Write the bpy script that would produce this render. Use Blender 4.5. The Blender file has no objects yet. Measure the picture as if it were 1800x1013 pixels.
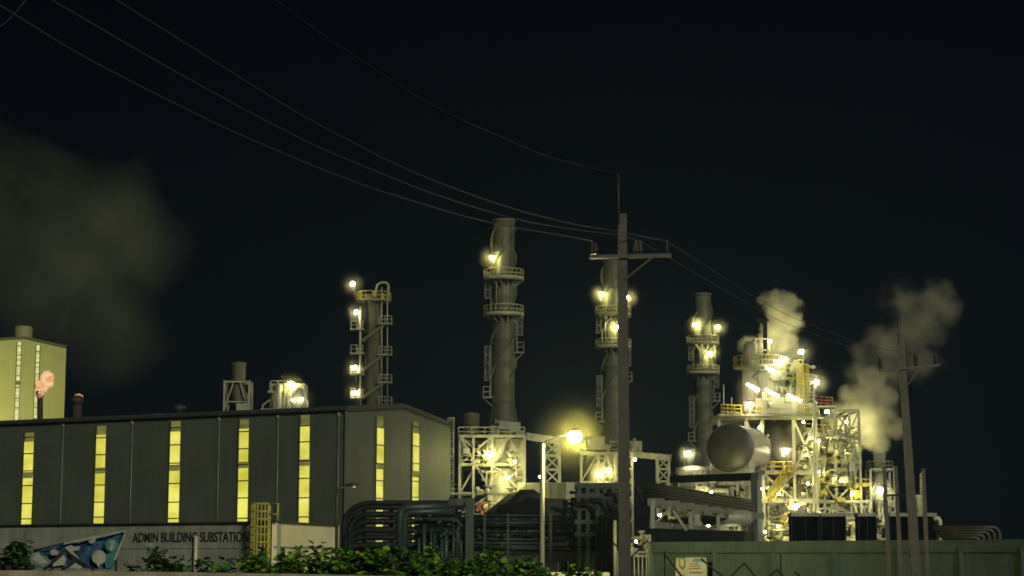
import bpy, bmesh, math, random
from mathutils import Vector, Matrix, noise
R = math.radians
rng = random.Random(7)
sc = bpy.context.scene
COL = sc.collection

# ------------------------------------------------------------------ camera
F = 3280.0                      # focal length in photo pixels (1800 wide)
PITCH = R(8.2)
EYE = 1.65
cam = bpy.data.cameras.new('camera'); cam.sensor_width = 36.0; cam.lens = F / 1800 * 36.0
cam.clip_start = .1; cam.clip_end = 3000
camo = bpy.data.objects.new('camera', cam); COL.objects.link(camo)
camo.location = (0, 0, EYE); camo.rotation_euler = (math.pi/2 + PITCH, 0, 0)
sc.camera = camo

# ------------------------------------------------------------------ render settings, exposure
sc.render.engine = 'CYCLES'
cy = sc.cycles
cy.use_denoising = True
cy.max_bounces = 5; cy.diffuse_bounces = 2; cy.glossy_bounces = 2; cy.transmission_bounces = 2
cy.volume_bounces = 1; cy.caustics_reflective = False; cy.caustics_refractive = False
cy.sample_clamp_indirect = 40.0
cy.sample_clamp_direct = 0.0
cy.filter_width = 1.7
sc.view_settings.view_transform = 'Standard'; sc.view_settings.look = 'None'
sc.view_settings.gamma = 1.0; sc.view_settings.exposure = 0.0; sc.view_settings.use_curve_mapping = False

# ------------------------------------------------------------------ night sky
w = bpy.data.worlds.new('World'); sc.world = w; w.use_nodes = True
nt = w.node_tree; nt.nodes.clear()
o_ = nt.nodes.new('ShaderNodeOutputWorld'); bg = nt.nodes.new('ShaderNodeBackground')
tc = nt.nodes.new('ShaderNodeTexCoord'); sx = nt.nodes.new('ShaderNodeSeparateXYZ'); cr = nt.nodes.new('ShaderNodeValToRGB')
nt.links.new(tc.outputs['Generated'], sx.inputs[0]); nt.links.new(sx.outputs['Z'], cr.inputs[0])
nt.links.new(cr.outputs[0], bg.inputs['Color']); nt.links.new(bg.outputs[0], o_.inputs['Surface'])
cr.color_ramp.elements[0].position = 0.0; cr.color_ramp.elements[0].color = (.0018, .0026, .0042, 1)
cr.color_ramp.elements[1].position = .30; cr.color_ramp.elements[1].color = (.0005, .0010, .0026, 1)
bg.inputs['Strength'].default_value = 1.0

# added sun lamp standing in for town light from behind right
sl = bpy.data.lights.new('town_fill', 'SUN'); sl.energy = 1.45; sl.angle = R(10); sl.color = (1.0, .98, .76)
so = bpy.data.objects.new('town_fill', sl); COL.objects.link(so)
so.rotation_euler = Vector((-.41, .855, -.32)).to_track_quat('-Z', 'Y').to_euler()

# ------------------------------------------------------------------ pixel <-> place
FW = Vector((0, math.cos(PITCH), math.sin(PITCH))); UP = Vector((0, -math.sin(PITCH), math.cos(PITCH)))
def ray(px, py):
    return Vector((1, 0, 0)) * ((px - 900) / F) + UP * (-(py - 506.5) / F) + FW
def P(px, py, D):
    d = ray(px, py); t = D / d.y
    return Vector((0, 0, EYE)) + d * t
def G(px, D): p = P(px, 979, D); return Vector((p.x, p.y, 0))
def S(D): return D / F
def onp(px, py, a, b, off=0):                     # ray meets the vertical plane through a and b
    n = Vector((b.y - a.y, -(b.x - a.x), 0)).normalized()
    if n.y > 0: n = -n
    q = Vector((a.x, a.y, 0)) + n * off
    d = ray(px, py); o = Vector((0, 0, EYE))
    t = (q - o).dot(n) / d.dot(n)
    return o + d * t
V = Vector

# ------------------------------------------------------------------ materials
def mat(name, col, rough=.6, metal=0., var=.25, scale=1.2, bump=.0, bscale=6., streak=0., emit=None, es=0., spec=.4):
    m = bpy.data.materials.new(name); m.use_nodes = True
    t = m.node_tree; N = t.nodes; L = t.links
    b = N['Principled BSDF']
    b.inputs['Roughness'].default_value = rough; b.inputs['Metallic'].default_value = metal
    b.inputs['Specular IOR Level'].default_value = spec
    c = N.new('ShaderNodeTexCoord')
    nz = N.new('ShaderNodeTexNoise'); nz.inputs['Scale'].default_value = scale; nz.inputs['Detail'].default_value = 5
    L.new(c.outputs['Object'], nz.inputs['Vector'])
    ra = N.new('ShaderNodeValToRGB')
    ra.color_ramp.elements[0].position = .3; ra.color_ramp.elements[1].position = .7
    ra.color_ramp.elements[0].color = tuple(x * (1 - var) for x in col) + (1,)
    ra.color_ramp.elements[1].color = tuple(min(1, x * (1 + var)) for x in col) + (1,)
    L.new(nz.outputs['Fac'], ra.inputs[0]); out = ra.outputs[0]
    if streak > 0:                                # rain streaks running down the face
        mp = N.new('ShaderNodeMapping'); mp.inputs['Scale'].default_value = (1.6, 1.6, .07)
        n2 = N.new('ShaderNodeTexNoise'); n2.inputs['Scale'].default_value = 1.5; n2.inputs['Detail'].default_value = 6
        L.new(c.outputs['Object'], mp.inputs[0]); L.new(mp.outputs[0], n2.inputs['Vector'])
        mr = N.new('ShaderNodeMapRange'); mr.inputs[1].default_value = .42; mr.inputs[2].default_value = .72
        mr.inputs[3].default_value = 0; mr.inputs[4].default_value = streak
        L.new(n2.outputs['Fac'], mr.inputs[0])
        mx = N.new('ShaderNodeMix'); mx.data_type = 'RGBA'
        mx.inputs['B'].default_value = tuple(x * .35 for x in col) + (1,)
        L.new(mr.outputs[0], mx.inputs['Factor']); L.new(out, mx.inputs['A']); out = mx.outputs['Result']
    L.new(out, b.inputs['Base Color'])
    if bump > 0:
        n3 = N.new('ShaderNodeTexNoise'); n3.inputs['Scale'].default_value = bscale; n3.inputs['Detail'].default_value = 4
        L.new(c.outputs['Object'], n3.inputs['Vector'])
        bp = N.new('ShaderNodeBump'); bp.inputs['Strength'].default_value = bump; bp.inputs['Distance'].default_value = .1
        L.new(n3.outputs['Fac'], bp.inputs['Height']); L.new(bp.outputs[0], b.inputs['Normal'])
    if emit:
        b.inputs['Emission Color'].default_value = tuple(emit) + (1,); b.inputs['Emission Strength'].default_value = es
    return m
def glow(name, col, strength):
    m = bpy.data.materials.new(name); m.use_nodes = True
    t = m.node_tree; t.nodes.clear()
    o = t.nodes.new('ShaderNodeOutputMaterial'); e = t.nodes.new('ShaderNodeEmission')
    e.inputs[0].default_value = tuple(col) + (1,); e.inputs[1].default_value = strength
    t.links.new(e.outputs[0], o.inputs['Surface']); return m
M = dict(
    clad=mat('weathered grey cladding', (.082, .098, .074), .65, .0, .14, .18, .0, 6, .22),
    clad2=mat('olive cladding', (.30, .31, .125), .6, 0, .10, .12, 0, 6, .15),
    trim=mat('roof trim', (.055, .056, .050), .5, .2),
    roof=mat('roof sheet', (.07, .07, .06), .6, .2),
    down=mat('downpipe', (.20, .20, .17), .5, .2),
    stack=mat('stack steel', (.120, .124, .074), .6, .1, .25, .35, .15, 2, .65),
    stackd=mat('stack cone steel', (.085, .086, .056), .6, .1, .25, .5, .15, 2, .3),
    pale=mat('pale painted steel', (.34, .335, .235), .55, .1, .22, .8, .0, 6, .3),
    pale2=mat('grey painted steel', (.25, .26, .20), .55, .1, .25, .8, .0, 6, .3),
    casing=mat('insulated casing', (.36, .35, .25), .5, .1, .2, .6, .2, 3, .35),
    green=mat('dark green steel', (.030, .042, .036), .5, .2, .25, 1.),
    teal=mat('teal pipe paint', (.038, .058, .056), .42, .15, .25, 1.2, .05, 3, .3),
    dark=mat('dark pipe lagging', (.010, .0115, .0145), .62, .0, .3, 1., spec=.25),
    metal=mat('drum metal', (.085, .084, .066), .45, .35, .25, .6, .10, 1.2, .25),
    rail=mat('pale yellow rail paint', (.44, .42, .22), .5, 0, .18, 2),
    pole2=mat('lighter pole concrete', (.115, .113, .084), .85, 0, .18, 1.5, .2, 9, .3),
    yellow=mat('yellow safety paint', (.42, .36, .055), .5, 0, .18, 2),
    conc=mat('weathered concrete', (.31, .33, .26), .85, 0, .2, .9, .25, 9, .4),
    cream=mat('cream render', (.78, .74, .48), .8, 0, .08, .6, .1, 9, .12),
    grn=mat('green precast concrete', (.052, .080, .071), .85, 0, .18, .7, .25, 8, .3),
    pole=mat('pole concrete', (.095, .087, .068), .85, 0, .18, 1.5, .2, 9, .3),
    iron=mat('galvanised iron', (.055, .052, .045), .5, .4, .25, 2),
    porc=mat('insulator glaze', (.03, .03, .034), .25, 0, .2, 4, spec=.7),
    wire=mat('overhead wire', (.075, .072, .075), .6, .2, .1, 1),
    lamp=mat('pale lamp pole', (.50, .48, .34), .5, .1, .12, 2),
    ground=mat('oily asphalt and dirt', (.055, .056, .045), .8, 0, .35, .3, .3, 4),
    kerb=mat('kerb concrete', (.40, .38, .30), .85, 0, .2, 2, .2, 9),
    beige=mat('sandy wall', (.34, .30, .21), .9, 0, .3, 3, .4, 14, .3),
    text=mat('black sign paint', (.012, .013, .014), .6, 0, .2, 3),
    leafa=mat('broad green leaf', (.062, .18, .020), .42, 0, .4, 9),
    leafb=mat('yellow green leaf', (.21, .34, .03), .42, 0, .35, 9),
    leafc=mat('dark leaf', (.022, .045, .012), .5, 0, .4, 9),
    stem=mat('woody stem', (.07, .055, .035), .8),
    stick=mat('weathered timber', (.030, .026, .020), .9, 0, .3, 3),
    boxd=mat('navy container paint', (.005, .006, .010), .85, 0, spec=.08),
    flare=mat('sooty flare steel', (.06, .045, .04), .7, .2),
    red=mat('red oxide paint', (.22, .07, .04), .6),
    white=mat('white tank paint', (.62, .60, .48), .5, 0, .12, .6, 0, 6, .3),
)

# ------------------------------------------------------------------ mesh builder
class MB:
    def __init__(s): s.v = []; s.f = []; s.sm = []
    def add(s, vs, fs, smooth=False):
        k = len(s.v); s.v += [V(q) for q in vs]
        s.f += [tuple(i + k for i in f) for f in fs]; s.sm += [smooth] * len(fs); return s
    def hexa(s, q): return s.add(q, [(3,2,1,0),(4,5,6,7),(0,1,5,4),(1,2,6,5),(2,3,7,6),(3,0,4,7)])
    def box(s, c, d, rz=0):
        m = Matrix.Rotation(rz, 3, 'Z'); c = V(c); x, y, z = d[0]/2, d[1]/2, d[2]/2
        return s.hexa([c + m @ V(q) for q in ((-x,-y,-z),(x,-y,-z),(x,y,-z),(-x,y,-z),(-x,-y,z),(x,-y,z),(x,y,z),(-x,y,z))])
    def bar(s, a, b, w_, h=None):
        a = V(a); b = V(b); h = h or w_; d = (b - a)
        if d.length < 1e-4: return s
        d.normalize(); u = d.cross(V((0,0,1)))
        if u.length < 1e-3: u = V((1,0,0))
        u.normalize(); t = u.cross(d)
        u = u * w_/2; t = t * h/2
        return s.hexa([a-u-t, a+u-t, a+u+t, a-u+t, b-u-t, b+u-t, b+u+t, b-u+t])
    def path(s, pts, r, n=8, cap=True):
        pts = [V(p) for p in pts]; rs = r if isinstance(r, (list, tuple)) else [r]*len(pts)
        k = len(s.v); u = None
        for i, p in enumerate(pts):
            d = (pts[min(i+1, len(pts)-1)] - pts[max(i-1, 0)]).normalized()
            if u is None:
                u = d.cross(V((0,0,1)))
                if u.length < 1e-3: u = V((1,0,0))
            u = (u - d*u.dot(d)).normalized(); t = d.cross(u)
            for j in range(n):
                a = 2*math.pi*j/n
                s.v.append(p + (u*math.cos(a) + t*math.sin(a))*rs[i])
        for i in range(len(pts)-1):
            for j in range(n):
                s.f.append((k+i*n+j, k+i*n+(j+1)%n, k+(i+1)*n+(j+1)%n, k+(i+1)*n+j)); s.sm.append(n > 5)
        if cap:
            s.f.append(tuple(k+j for j in reversed(range(n)))); s.sm.append(False)
            e = k+(len(pts)-1)*n; s.f.append(tuple(e+j for j in range(n))); s.sm.append(False)
        return s
    def tube(s, a, b, r, n=8): return s.path([a, b], r, n)
    def lathe(s, c, prof, n=24, axis=None, cap=True):
        c = V(c); k = len(s.v)
        ax = V(axis).normalized() if axis is not None else V((0,0,1))
        u = V((1,0,0)) if abs(ax.x) < .8 else V((0,1,0))
        u = (u - ax*u.dot(ax)).normalized(); t = ax.cross(u)
        for r, z in prof:
            for j in range(n):
                a = 2*math.pi*j/n
                s.v.append(c + ax*z + (u*math.cos(a) + t*math.sin(a))*max(r, .002))
        for i in range(len(prof)-1):
            for j in range(n):
                s.f.append((k+i*n+j, k+i*n+(j+1)%n, k+(i+1)*n+(j+1)%n, k+(i+1)*n+j)); s.sm.append(True)
        if cap:
            s.f.append(tuple(k+j for j in reversed(range(n)))); s.sm.append(False)
            e = k+(len(prof)-1)*n; s.f.append(tuple(e+j for j in range(n))); s.sm.append(False)
        return s
    def ico(s, c, r, sub=2, squash=(1,1,1), amp=0., nsc=1., seed=0):
        b = bmesh.new(); bmesh.ops.create_icosphere(b, subdivisions=sub, radius=1)
        b.verts.ensure_lookup_table(); c = V(c)
        vs = []
        for q in b.verts:
            k = 1 + amp*noise.noise(q.co*nsc + V((seed*3.1, seed*1.7, seed)))
            vs.append(c + V((q.co.x*squash[0], q.co.y*squash[1], q.co.z*squash[2]))*r*k)
        s.add(vs, [tuple(x.index for x in f.verts) for f in b.faces], True); b.free(); return s
    def ring(s, c, r, tr, n=20, m=4, a0=0, a1=2*math.pi):
        c = V(c); full = abs(a1-a0-2*math.pi) < 1e-4
        pts = [c + V((math.cos(a0+(a1-a0)*i/n)*r, math.sin(a0+(a1-a0)*i/n)*r, 0)) for i in range(n+1)]
        return s.path(pts, tr, m)
    def rail(s, pts, h=1.1, r=.05, step=1.6, mid=1):
        pts = [V(p) for p in pts]; z = V((0,0,1))
        for a, b in zip(pts, pts[1:]):
            k = max(1, round((b-a).length/step))
            for i in range(k+1):
                q = a.lerp(b, i/k); s.tube(q, q+z*h, r, 5)
            for j in range(mid+1):
                hh = h*(1 - j/(mid+1)); s.tube(a+z*hh, b+z*hh, r, 5)
        return s
    def cage(s, a, h, w_=.5, out=V((0,-1,0)), r=.04, hoops=True, start=2.2):
        a = V(a); out = V(out).normalized(); sd = V((-out.y, out.x, 0)); z = V((0,0,1))
        for e in (-1, 1): s.tube(a+sd*e*w_/2, a+sd*e*w_/2+z*(h+.9), r, 5)
        for i in range(int(h/.45)): s.tube(a+sd*w_/2+z*i*.45, a-sd*w_/2+z*i*.45, r*.7, 4)
        if hoops and h > start:
            c = a + out*.38
            def hp(zz): return [c + (sd*math.cos(q) + out*math.sin(q))*.42 + z*zz for q in [(-.35+ (math.pi+.7)*i/8) for i in range(9)]]
            k = max(1, int((h+.8-start)/.9))
            for i in range(k+1): s.path(hp(start+(h+.8-start)*i/k), r, 4)
            for q in (0, 2, 4, 6, 8):
                b0 = hp(start)[q]; s.tube(b0, b0+z*(h+.8-start), r*.8, 4)
        return s
    def xpanel(s, a, b, c, d, w_):                # posts, rails and an X over the corner points a b c d
        for p, q in ((a,b),(b,c),(c,d),(d,a),(a,c),(b,d)): s.bar(p, q, w_)
        return s
    def build(s, name, m, parent=None):
        o0 = V((0,0,0)); q = parent
        while q is not None: o0 += q.location; q = q.parent
        me = bpy.data.meshes.new(name); me.from_pydata([tuple(x - o0) for x in s.v], [], s.f)
        me.polygons.foreach_set('use_smooth', s.sm)
        me.materials.append(m); me.update()
        o = bpy.data.objects.new(name, me); COL.objects.link(o)
        if parent is not None: o.parent = parent
        return o
def fixn(o):
    b = bmesh.new(); b.from_mesh(o.data); bmesh.ops.recalc_face_normals(b, faces=b.faces); b.to_mesh(o.data); b.free(); return o
def thing(name, loc, label, cat, group=None):
    o = bpy.data.objects.new(name, None); COL.objects.link(o); o.location = loc
    o['label'] = label; o['category'] = cat
    if group: o['group'] = group
    o.empty_display_size = .5
    return o
def tag(o, label, cat, group=None):
    o['label'] = label; o['category'] = cat
    if group: o['group'] = group
    return o
def struct(o, kind='structure'): o['kind'] = kind; return o

# ------------------------------------------------------------------ lamps
WARM = (1.0, .91, .36); COOL = (1.0, .95, .58); SODIUM = (1.0, .90, .32)
_gl = {}; LG = .45
def bulbmat(col, L):
    k = (col, round(L, 1))
    if k not in _gl: _gl[k] = glow('lit bulb glass', col, L)
    return _gl[k]
def lamp(parent, pos, I, r=.28, col=WARM, base=None, hm='pale'):
    """floodlight bolted to a thing: post, bracket and hood, with the bulb below it"""
    pos = V(pos); h = MB()
    I *= LG
    h.lathe(pos + V((0, 0, r*.75)), [(r*1.05, 0), (r*1.0, r*.4), (r*.35, r*.9)], 10)
    if base is not None:
        base = V(base)
        top = V((base.x, base.y, pos.z + r*1.2))
        h.path([base, top, pos + V((0, 0, r*1.4))], .06, 6)
    fo = h.build('floodlight', M[hm], parent)
    return MB().ico(pos, r, 2).build('bulb', bulbmat(col, I/(math.pi*r*r)), fo)
def tubelight(parent, a, b, I, r=.16, col=COOL):
    a = V(a); b = V(b)
    I *= LG
    h = MB().bar(a + V((0,0,r*1.6)), b + V((0,0,r*1.6)), r*2.4, r*1.0)
    fo = h.build('strip_light', M['pale'], parent)
    return MB().path([a, b], r, 8).build('tube', bulbmat(col, I/(2*r*(b-a).length)), fo)

# ------------------------------------------------------------------ ground
g = MB(); g.add([(-260,-30,0),(300,-30,0),(300,520,0),(-260,520,0)], [(0,1,2,3)])
struct(g.build('ground', M['ground']))
k = MB(); a = P(950, 979, 93); b = P(1068, 979, 93)
k.hexa([V((a.x,91.2,0)),V((b.x,91.2,0)),V((b.x,93,0)),V((a.x,93,0)),V((a.x,91.2,.9)),V((b.x,91.2,.9)),V((b.x,93,.9)),V((a.x,93,.9))])
tag(k.build('concrete_plinth', M['kerb']), 'low pale concrete plinth at the foot of the bright lamp pole', 'plinth')

# ------------------------------------------------------------------ buildings
def window_mat(name, c1, c2, st, sc_=.6):
    m = bpy.data.materials.new(name); m.use_nodes = True; t = m.node_tree; t.nodes.clear(); N = t.nodes; L = t.links
    o = N.new('ShaderNodeOutputMaterial'); e = N.new('ShaderNodeEmission'); e.inputs[1].default_value = st
    c = N.new('ShaderNodeTexCoord'); mp = N.new('ShaderNodeMapping'); mp.inputs['Scale'].default_value = (.25, .25, sc_)
    n = N.new('ShaderNodeTexNoise'); n.inputs['Scale'].default_value = 1.0; n.inputs['Detail'].default_value = 3
    r = N.new('ShaderNodeValToRGB'); r.color_ramp.elements[0].position = .33; r.color_ramp.elements[1].position = .62
    r.color_ramp.elements[0].color = c1 + (1,); r.color_ramp.elements[1].color = c2 + (1,)
    L.new(c.outputs['Object'], mp.inputs[0]); L.new(mp.outputs[0], n.inputs['Vector']); L.new(n.outputs['Fac'], r.inputs[0])
    L.new(r.outputs[0], e.inputs[0]); L.new(e.outputs[0], o.inputs['Surface']); return m
WIN = window_mat('lit translucent sheet', (.60, .55, .050), (.92, .86, .15), 1.0, .42)
WIN2 = window_mat('dim translucent sheet', (.10, .10, .028), (.20, .19, .04), 1.0, 1.2)
WIN3 = window_mat('far lit sheet', (.44, .46, .12), (.80, .80, .36), 1.0, 2.6)

def strip_window(root, a, b, px, y0, y1, hw, brk, dim=None, M1=WIN, step=2.1):
    """vertical lit strip in the wall a-b between photo rows y0 and y1"""
    t0 = onp(px-hw, (y0+y1)/2, a, b); t1 = onp(px+hw, (y0+y1)/2, a, b)
    n = V((b.y-a.y, -(b.x-a.x), 0)).normalized()
    if n.y > 0: n = -n
    zt = onp(px, y0, a, b).z; zb = max(.3, onp(px, y1, a, b).z); zk = onp(px, brk, a, b).z
    u = (t1-t0); u.z = 0; wd = u.length; u.normalize(); c = (t0+t1)/2
    def quad(mb, x0, x1, z0, z1, off):
        q = V((c.x, c.y, 0)) + n*off
        A = q+u*x0; B = q+u*x1
        mb.add([A+V((0,0,z0)), B+V((0,0,z0)), B+V((0,0,z1)), A+V((0,0,z1))], [(0,1,2,3)])
    pane = MB(); quad(pane, -wd/2, wd/2, zb, zk, .05); quad(pane, -wd*.46, wd*.46, zk, zt if dim is None else onp(px, dim, a, b).z, .11)
    win = pane.build('window', M1, root)
    if dim is not None:
        d = MB(); quad(d, -wd*.44, wd*.44, onp(px, dim, a, b).z, zt, .055); d.build('upper_pane', WIN2, win)
    fr = MB()
    for e in (-1, 1): fr.bar(V((c.x,c.y,zb)) + u*e*(wd/2+.04) + n*.07, V((c.x,c.y,zt)) + u*e*(wd/2+.04) + n*.07, .09, .14)
    z = zb + step*.85
    while z < zt - .3:
        q = V((c.x, c.y, z)) + n*.15; fr.bar(q - u*wd/2, q + u*wd/2, .06, .13); z += step*rng.uniform(.80, 1.10)
    bk = MB(); quad(bk, -wd*.49, wd*.49, zk-.45, zk+.25, .118); bk.build('lap_joint', WIN2, win)
    fr.build('frame', M['trim'], win)
    return win

# ---- the large hall with the lit strips
HA = G(605, 200); HB = G(-70, 224.5); HC = G(790, 226); HD = HB + HC - HA
EAVE = P(605, 718, 200).z; RM = (HA+HC)/2; RIDGE = P(703, 714.5, RM.y).z; RN = (HB+HD)/2
hall = thing('warehouse', HA, 'long dark grey hall with five tall lit yellow strips and a gabled end wall', 'warehouse')
up = lambda p, z: V((p.x, p.y, z))
def wall_part(a, b, z, name, m, root, peak=None, t=.3):
    n = V((b.y-a.y, -(b.x-a.x), 0)).normalized()
    mb = MB(); q = [up(a,0), up(b,0), up(b,z)]
    if peak: q.append(peak)
    q.append(up(a,z))
    k = len(q); inn = [x - n*t for x in q]
    mb.add(q + inn, [tuple(range(k)), tuple(range(2*k-1, k-1, -1))] + [(i, i+k, (i+1)%k+k, (i+1)%k) for i in range(k)])
    return fixn(mb.build(name, m, root))
wall_part(HB, HA, EAVE, 'wall', M['clad'], hall)
wall_part(HA, HC, EAVE, 'gable_wall', M['clad'], hall, up(RM, RIDGE))
wall_part(HC, HD, EAVE, 'wall', M['clad'], hall); wall_part(HD, HB, EAVE, 'gable_wall', M['clad'], hall, up(RN, RIDGE))
rf = MB(); ov = (HA-HB).normalized()*.35
for e0, e1 in ((HA, HB), (HC, HD)):
    sd = (e0-RM); sd.z = 0; sd = sd.normalized()*.4
    q = [up(e0+sd+ov, EAVE+.02), up(e1+sd-ov, EAVE+.02), up(RN-ov, RIDGE+.12), up(RM+ov, RIDGE+.12)]
    rf.hexa([x for x in q] + [x + V((0,0,.22)) for x in q])
roofo = fixn(rf.build('roof', M['roof'], hall))
tr = MB()                                          # verge and eaves trim
na = V((HA.y-HB.y, -(HA.x-HB.x), 0)).normalized(); na = na if na.y < 0 else -na
nb = V((HC.y-HA.y, -(HC.x-HA.x), 0)).normalized(); nb = nb if nb.y < 0 else -nb
tr.bar(up(HA, EAVE-.1)+na*.45+nb*.4, up(HB, EAVE-.1)+na*.45, .25, .26)
tr.bar(up(HA, EAVE-.1)+nb*.42+na*.3, up(RM, RIDGE-.0)+nb*.42, .2, .28); tr.bar(up(RM, RIDGE-.0)+nb*.42, up(HC, EAVE-.1)+nb*.42, .2, .28)
tr.build('eaves_trim', M['trim'], hall)
for px, y0, dm, bk, hw in ((49, 761, 777, 834, 9), (176, 749, 765, 826, 9), (307, 741, 759, 821, 9.5), (428, 737, 754, 816, 9), (535.5, 730, 750, 812, 9)):
    strip_window(hall, HA, HB, px, y0, 968, hw, bk, dm)
for px, y0, dm, bk, hw in ((666.5, 731, 752, 818, 6.5), (729.5, 742, 762, 832, 6)):
    strip_window(hall, HA, HC, px, y0, 968, hw, bk, dm)
for px in (108, 230, 383, 487, 594):
    d = MB(); t = onp(px, 850, HA, HB, .09); d.tube(up(t, 0), up(t, EAVE-.3), .075, 8)
    hd = t + V((0,0,0)); d.box(up(t, EAVE-.6), (.32, .22, .35)); d.build('downpipe', M['down'], hall)
cs = MB(); cs.bar(up(HA,0)+na*.12+nb*.12, up(HA,EAVE-.3)+na*.12+nb*.12, .26); cs.build('corner_trim', M['clad'], hall)
# cladding seams
for z in (5.2, 11.2):
    for e_, n_ in ((HB, na), (HC, nb)): MB().bar(up(HA, z)+n_*.01, up(e_, z)+n_*.01, .03).build('cladding_seam', M['clad'], hall)
vt = MB(); q = P(315, 731, 212); vt.lathe(q, [(.45,-.6),(.45,.6),(.75,.7),(.75,1.0),(.2,1.3)], 12); vt.box(q+V((-1.6,.0,.0)), (2.6,.8,.5)); vt.build('roof_vent', M['trim'], hall)

# ---- substation
SA = G(486, 108); SB = G(-70, 122); SC = G(590, 119); SD = SB + SC - SA
ST = P(486, 919, 108).z
sub = thing('substation_building', SA, 'low concrete building lettered ADMIN BUILDING SUBSTATION with a cream end wall', 'substation')
wall_part(SB, SA, ST, 'wall', M['conc'], sub); wall_part(SA, SC, ST, 'end_wall', M['cream'], sub)
wall_part(SC, SD, ST, 'wall', M['conc'], sub); wall_part(SD, SB, ST, 'wall', M['conc'], sub)
ns = V((SA.y-SB.y, -(SA.x-SB.x), 0)).normalized(); ns = ns if ns.y < 0 else -ns
ne = V((SC.y-SA.y, -(SC.x-SA.x), 0)).normalized(); ne = ne if ne.y < 0 else -ne
rb = MB(); c0 = (SA+SD)/2
q = [up(p + (p-c0).normalized()*(-.35), ST) for p in (SA, SC, SD, SB)]
rb.hexa([x-V((0,0,.25)) for x in q] + [x+V((0,0,.10)) for x in q]); fixn(rb.build('roof', M['trim'], sub))
ed = MB(); ed.bar(up(SB, ST+.04)+ns*.05, up(SA, ST+.04)+ns*.05, .3, .08); ed.bar(up(SA, ST+.04)+ne*.05, up(SC, ST+.04)+ne*.05, .3, .08)
ed.build('coping', M['trim'], sub)
bd = MB(); zz = P(486, 962, 108).z
bd.bar(up(SB, zz)+ns*.03, up(SA, zz)+ns*.03, .06, .12); bd.bar(up(SA, zz)+ne*.03, up(SC, zz)+ne*.03, .06, .10); bd.build('string_course', M['conc'], sub)
def text_mesh(s, name, m, parent, left, right, z0, z1, n, off=.02, bold=.02, ext=.012):
    cu = bpy.data.curves.new(name, 'FONT'); cu.body = s; cu.extrude = ext; cu.offset = bold; cu.size = 1.0
    to = bpy.data.objects.new(name, cu); COL.objects.link(to)
    dg = bpy.context.evaluated_depsgraph_get(); me = bpy.data.meshes.new_from_object(to.evaluated_get(dg))
    bpy.data.objects.remove(to)
    xs = [v.co.x for v in me.vertices]; ys = [v.co.y for v in me.vertices]
    x0, x1, y0, y1 = min(xs), max(xs), min(ys), max(ys)
    o0 = V((0,0,0)); q = parent
    while q is not None: o0 += q.location; q = q.parent
    for v in me.vertices:
        a = (v.co.x-x0)/(x1-x0); h = (v.co.y-y0)/(y1-y0)
        p = left.lerp(right, a); v.co = V((p.x, p.y, z0+(z1-z0)*h)) + n*(off + v.co.z) - o0
    me.materials.clear(); me.materials.append(m)
    o = bpy.data.objects.new(name, me); COL.objects.link(o)
    if parent: o.parent = parent
    return o
tl = onp(234, 945, SA, SB); trr = onp(438, 943, SA, SB)
text_mesh('ADMIN BUILDING SUBSTATION', 'lettering', M['text'], sub, tl, trr, onp(336, 953.4, SA, SB).z, onp(336, 935.5, SA, SB).z, ns, bold=.007)
dp = MB(); t = onp(344, 960, SA, SB, .12); dp.tube(up(t, 0), up(t, onp(344, 943, SA, SB).z), .12, 8); dp.build('downpipe', M['lamp'], sub)
dp = MB(); t = up(SC, 0)+ne*.1; dp.tube(t, up(t, ST), .12, 8); dp.build('downpipe', M['lamp'], sub)
# yellow caged ladder
t = onp(459, 985, SA, SB, .35); lz = P(459, 886, t.y).z
lad = thing('caged_ladder', up(t, 0), 'yellow caged ladder rising above the low lettered building', 'ladder')
cg = MB(); cg.cage(up(t, 0), lz-.9, 1.0, ns, .045, False)
uu = (SA-SB).normalized()
cg.build('rails_and_rungs', M['yellow'], lad)
cg = MB()
for i in range(8):
    z = 1.6 + (lz-1.6)*i/7
    cg.path([up(t,z)+ (uu*math.cos(q)+ns*math.sin(q))*.58 + ns*.1 for q in [-.3+(math.pi+.6)*j/10 for j in range(11)]], .05, 4)
for j in range(0, 11, 1):
    q = -.3+(math.pi+.6)*j/10; o = (uu*math.cos(q)+ns*math.sin(q))*.58 + ns*.1
    cg.bar(up(t,1.6)+o, up(t,lz)+o, .055, .03)
cg.build('safety_cage', M['yellow'], lad)
cg = MB(); h0 = up(t, lz) + uu*.5; cg.path([h0, h0+uu*.7, h0+uu*.66-V((0,0,1.0))], .05, 6); cg.path([h0-V((0,0,.6)), h0+uu*.68-V((0,0,.6))], .045, 6)
cg.build('top_handrail', M['yellow'], lad)

# ---- far lit building
FA = G(-90, 300); FB = G(104, 312); fz0 = P(0, 595, 303).z; fz1 = P(104, 612, 312).z; 
far = thing('far_building', FB, 'tall yellow green lit block with two strip windows behind the hall roof', 'building')
mb = MB(); FM = onp(40, 700, FA, FB)
q = [up(FA,0), up(FB,0), up(FB,fz1), up(FM, P(40,596,FM.y).z), up(FA, P(-60,604,301).z)]
off = V((-16,40,0)); kk = 5
mb.add(q+[x+off for x in q], [(0,1,2,3,4),(9,8,7,6,5)] + [(i,(i+1)%5,(i+1)%5+5,i+5) for i in (0,1,4)]); fixn(mb.build('wall', M['clad2'], far))
mb = MB(); q = [x+V((0,0,.03)) for x in q]
for i, j in ((2,3),(3,4)):
    a_, b_ = q[i], q[j]; mb.hexa([a_-off*.01, b_-off*.01, b_+off, a_+off] + [x+V((0,0,.35)) for x in (a_-off*.01, b_-off*.01, b_+off, a_+off)])
fixn(mb.build('roof', M['roof'], far))
strip_window(far, FA, FB, 30.5, 601, 775, 3.6, 672, None, WIN3, 1.9); strip_window(far, FA, FB, 63.5, 607, 775, 3.2, 678, None, WIN3, 1.9)
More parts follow.
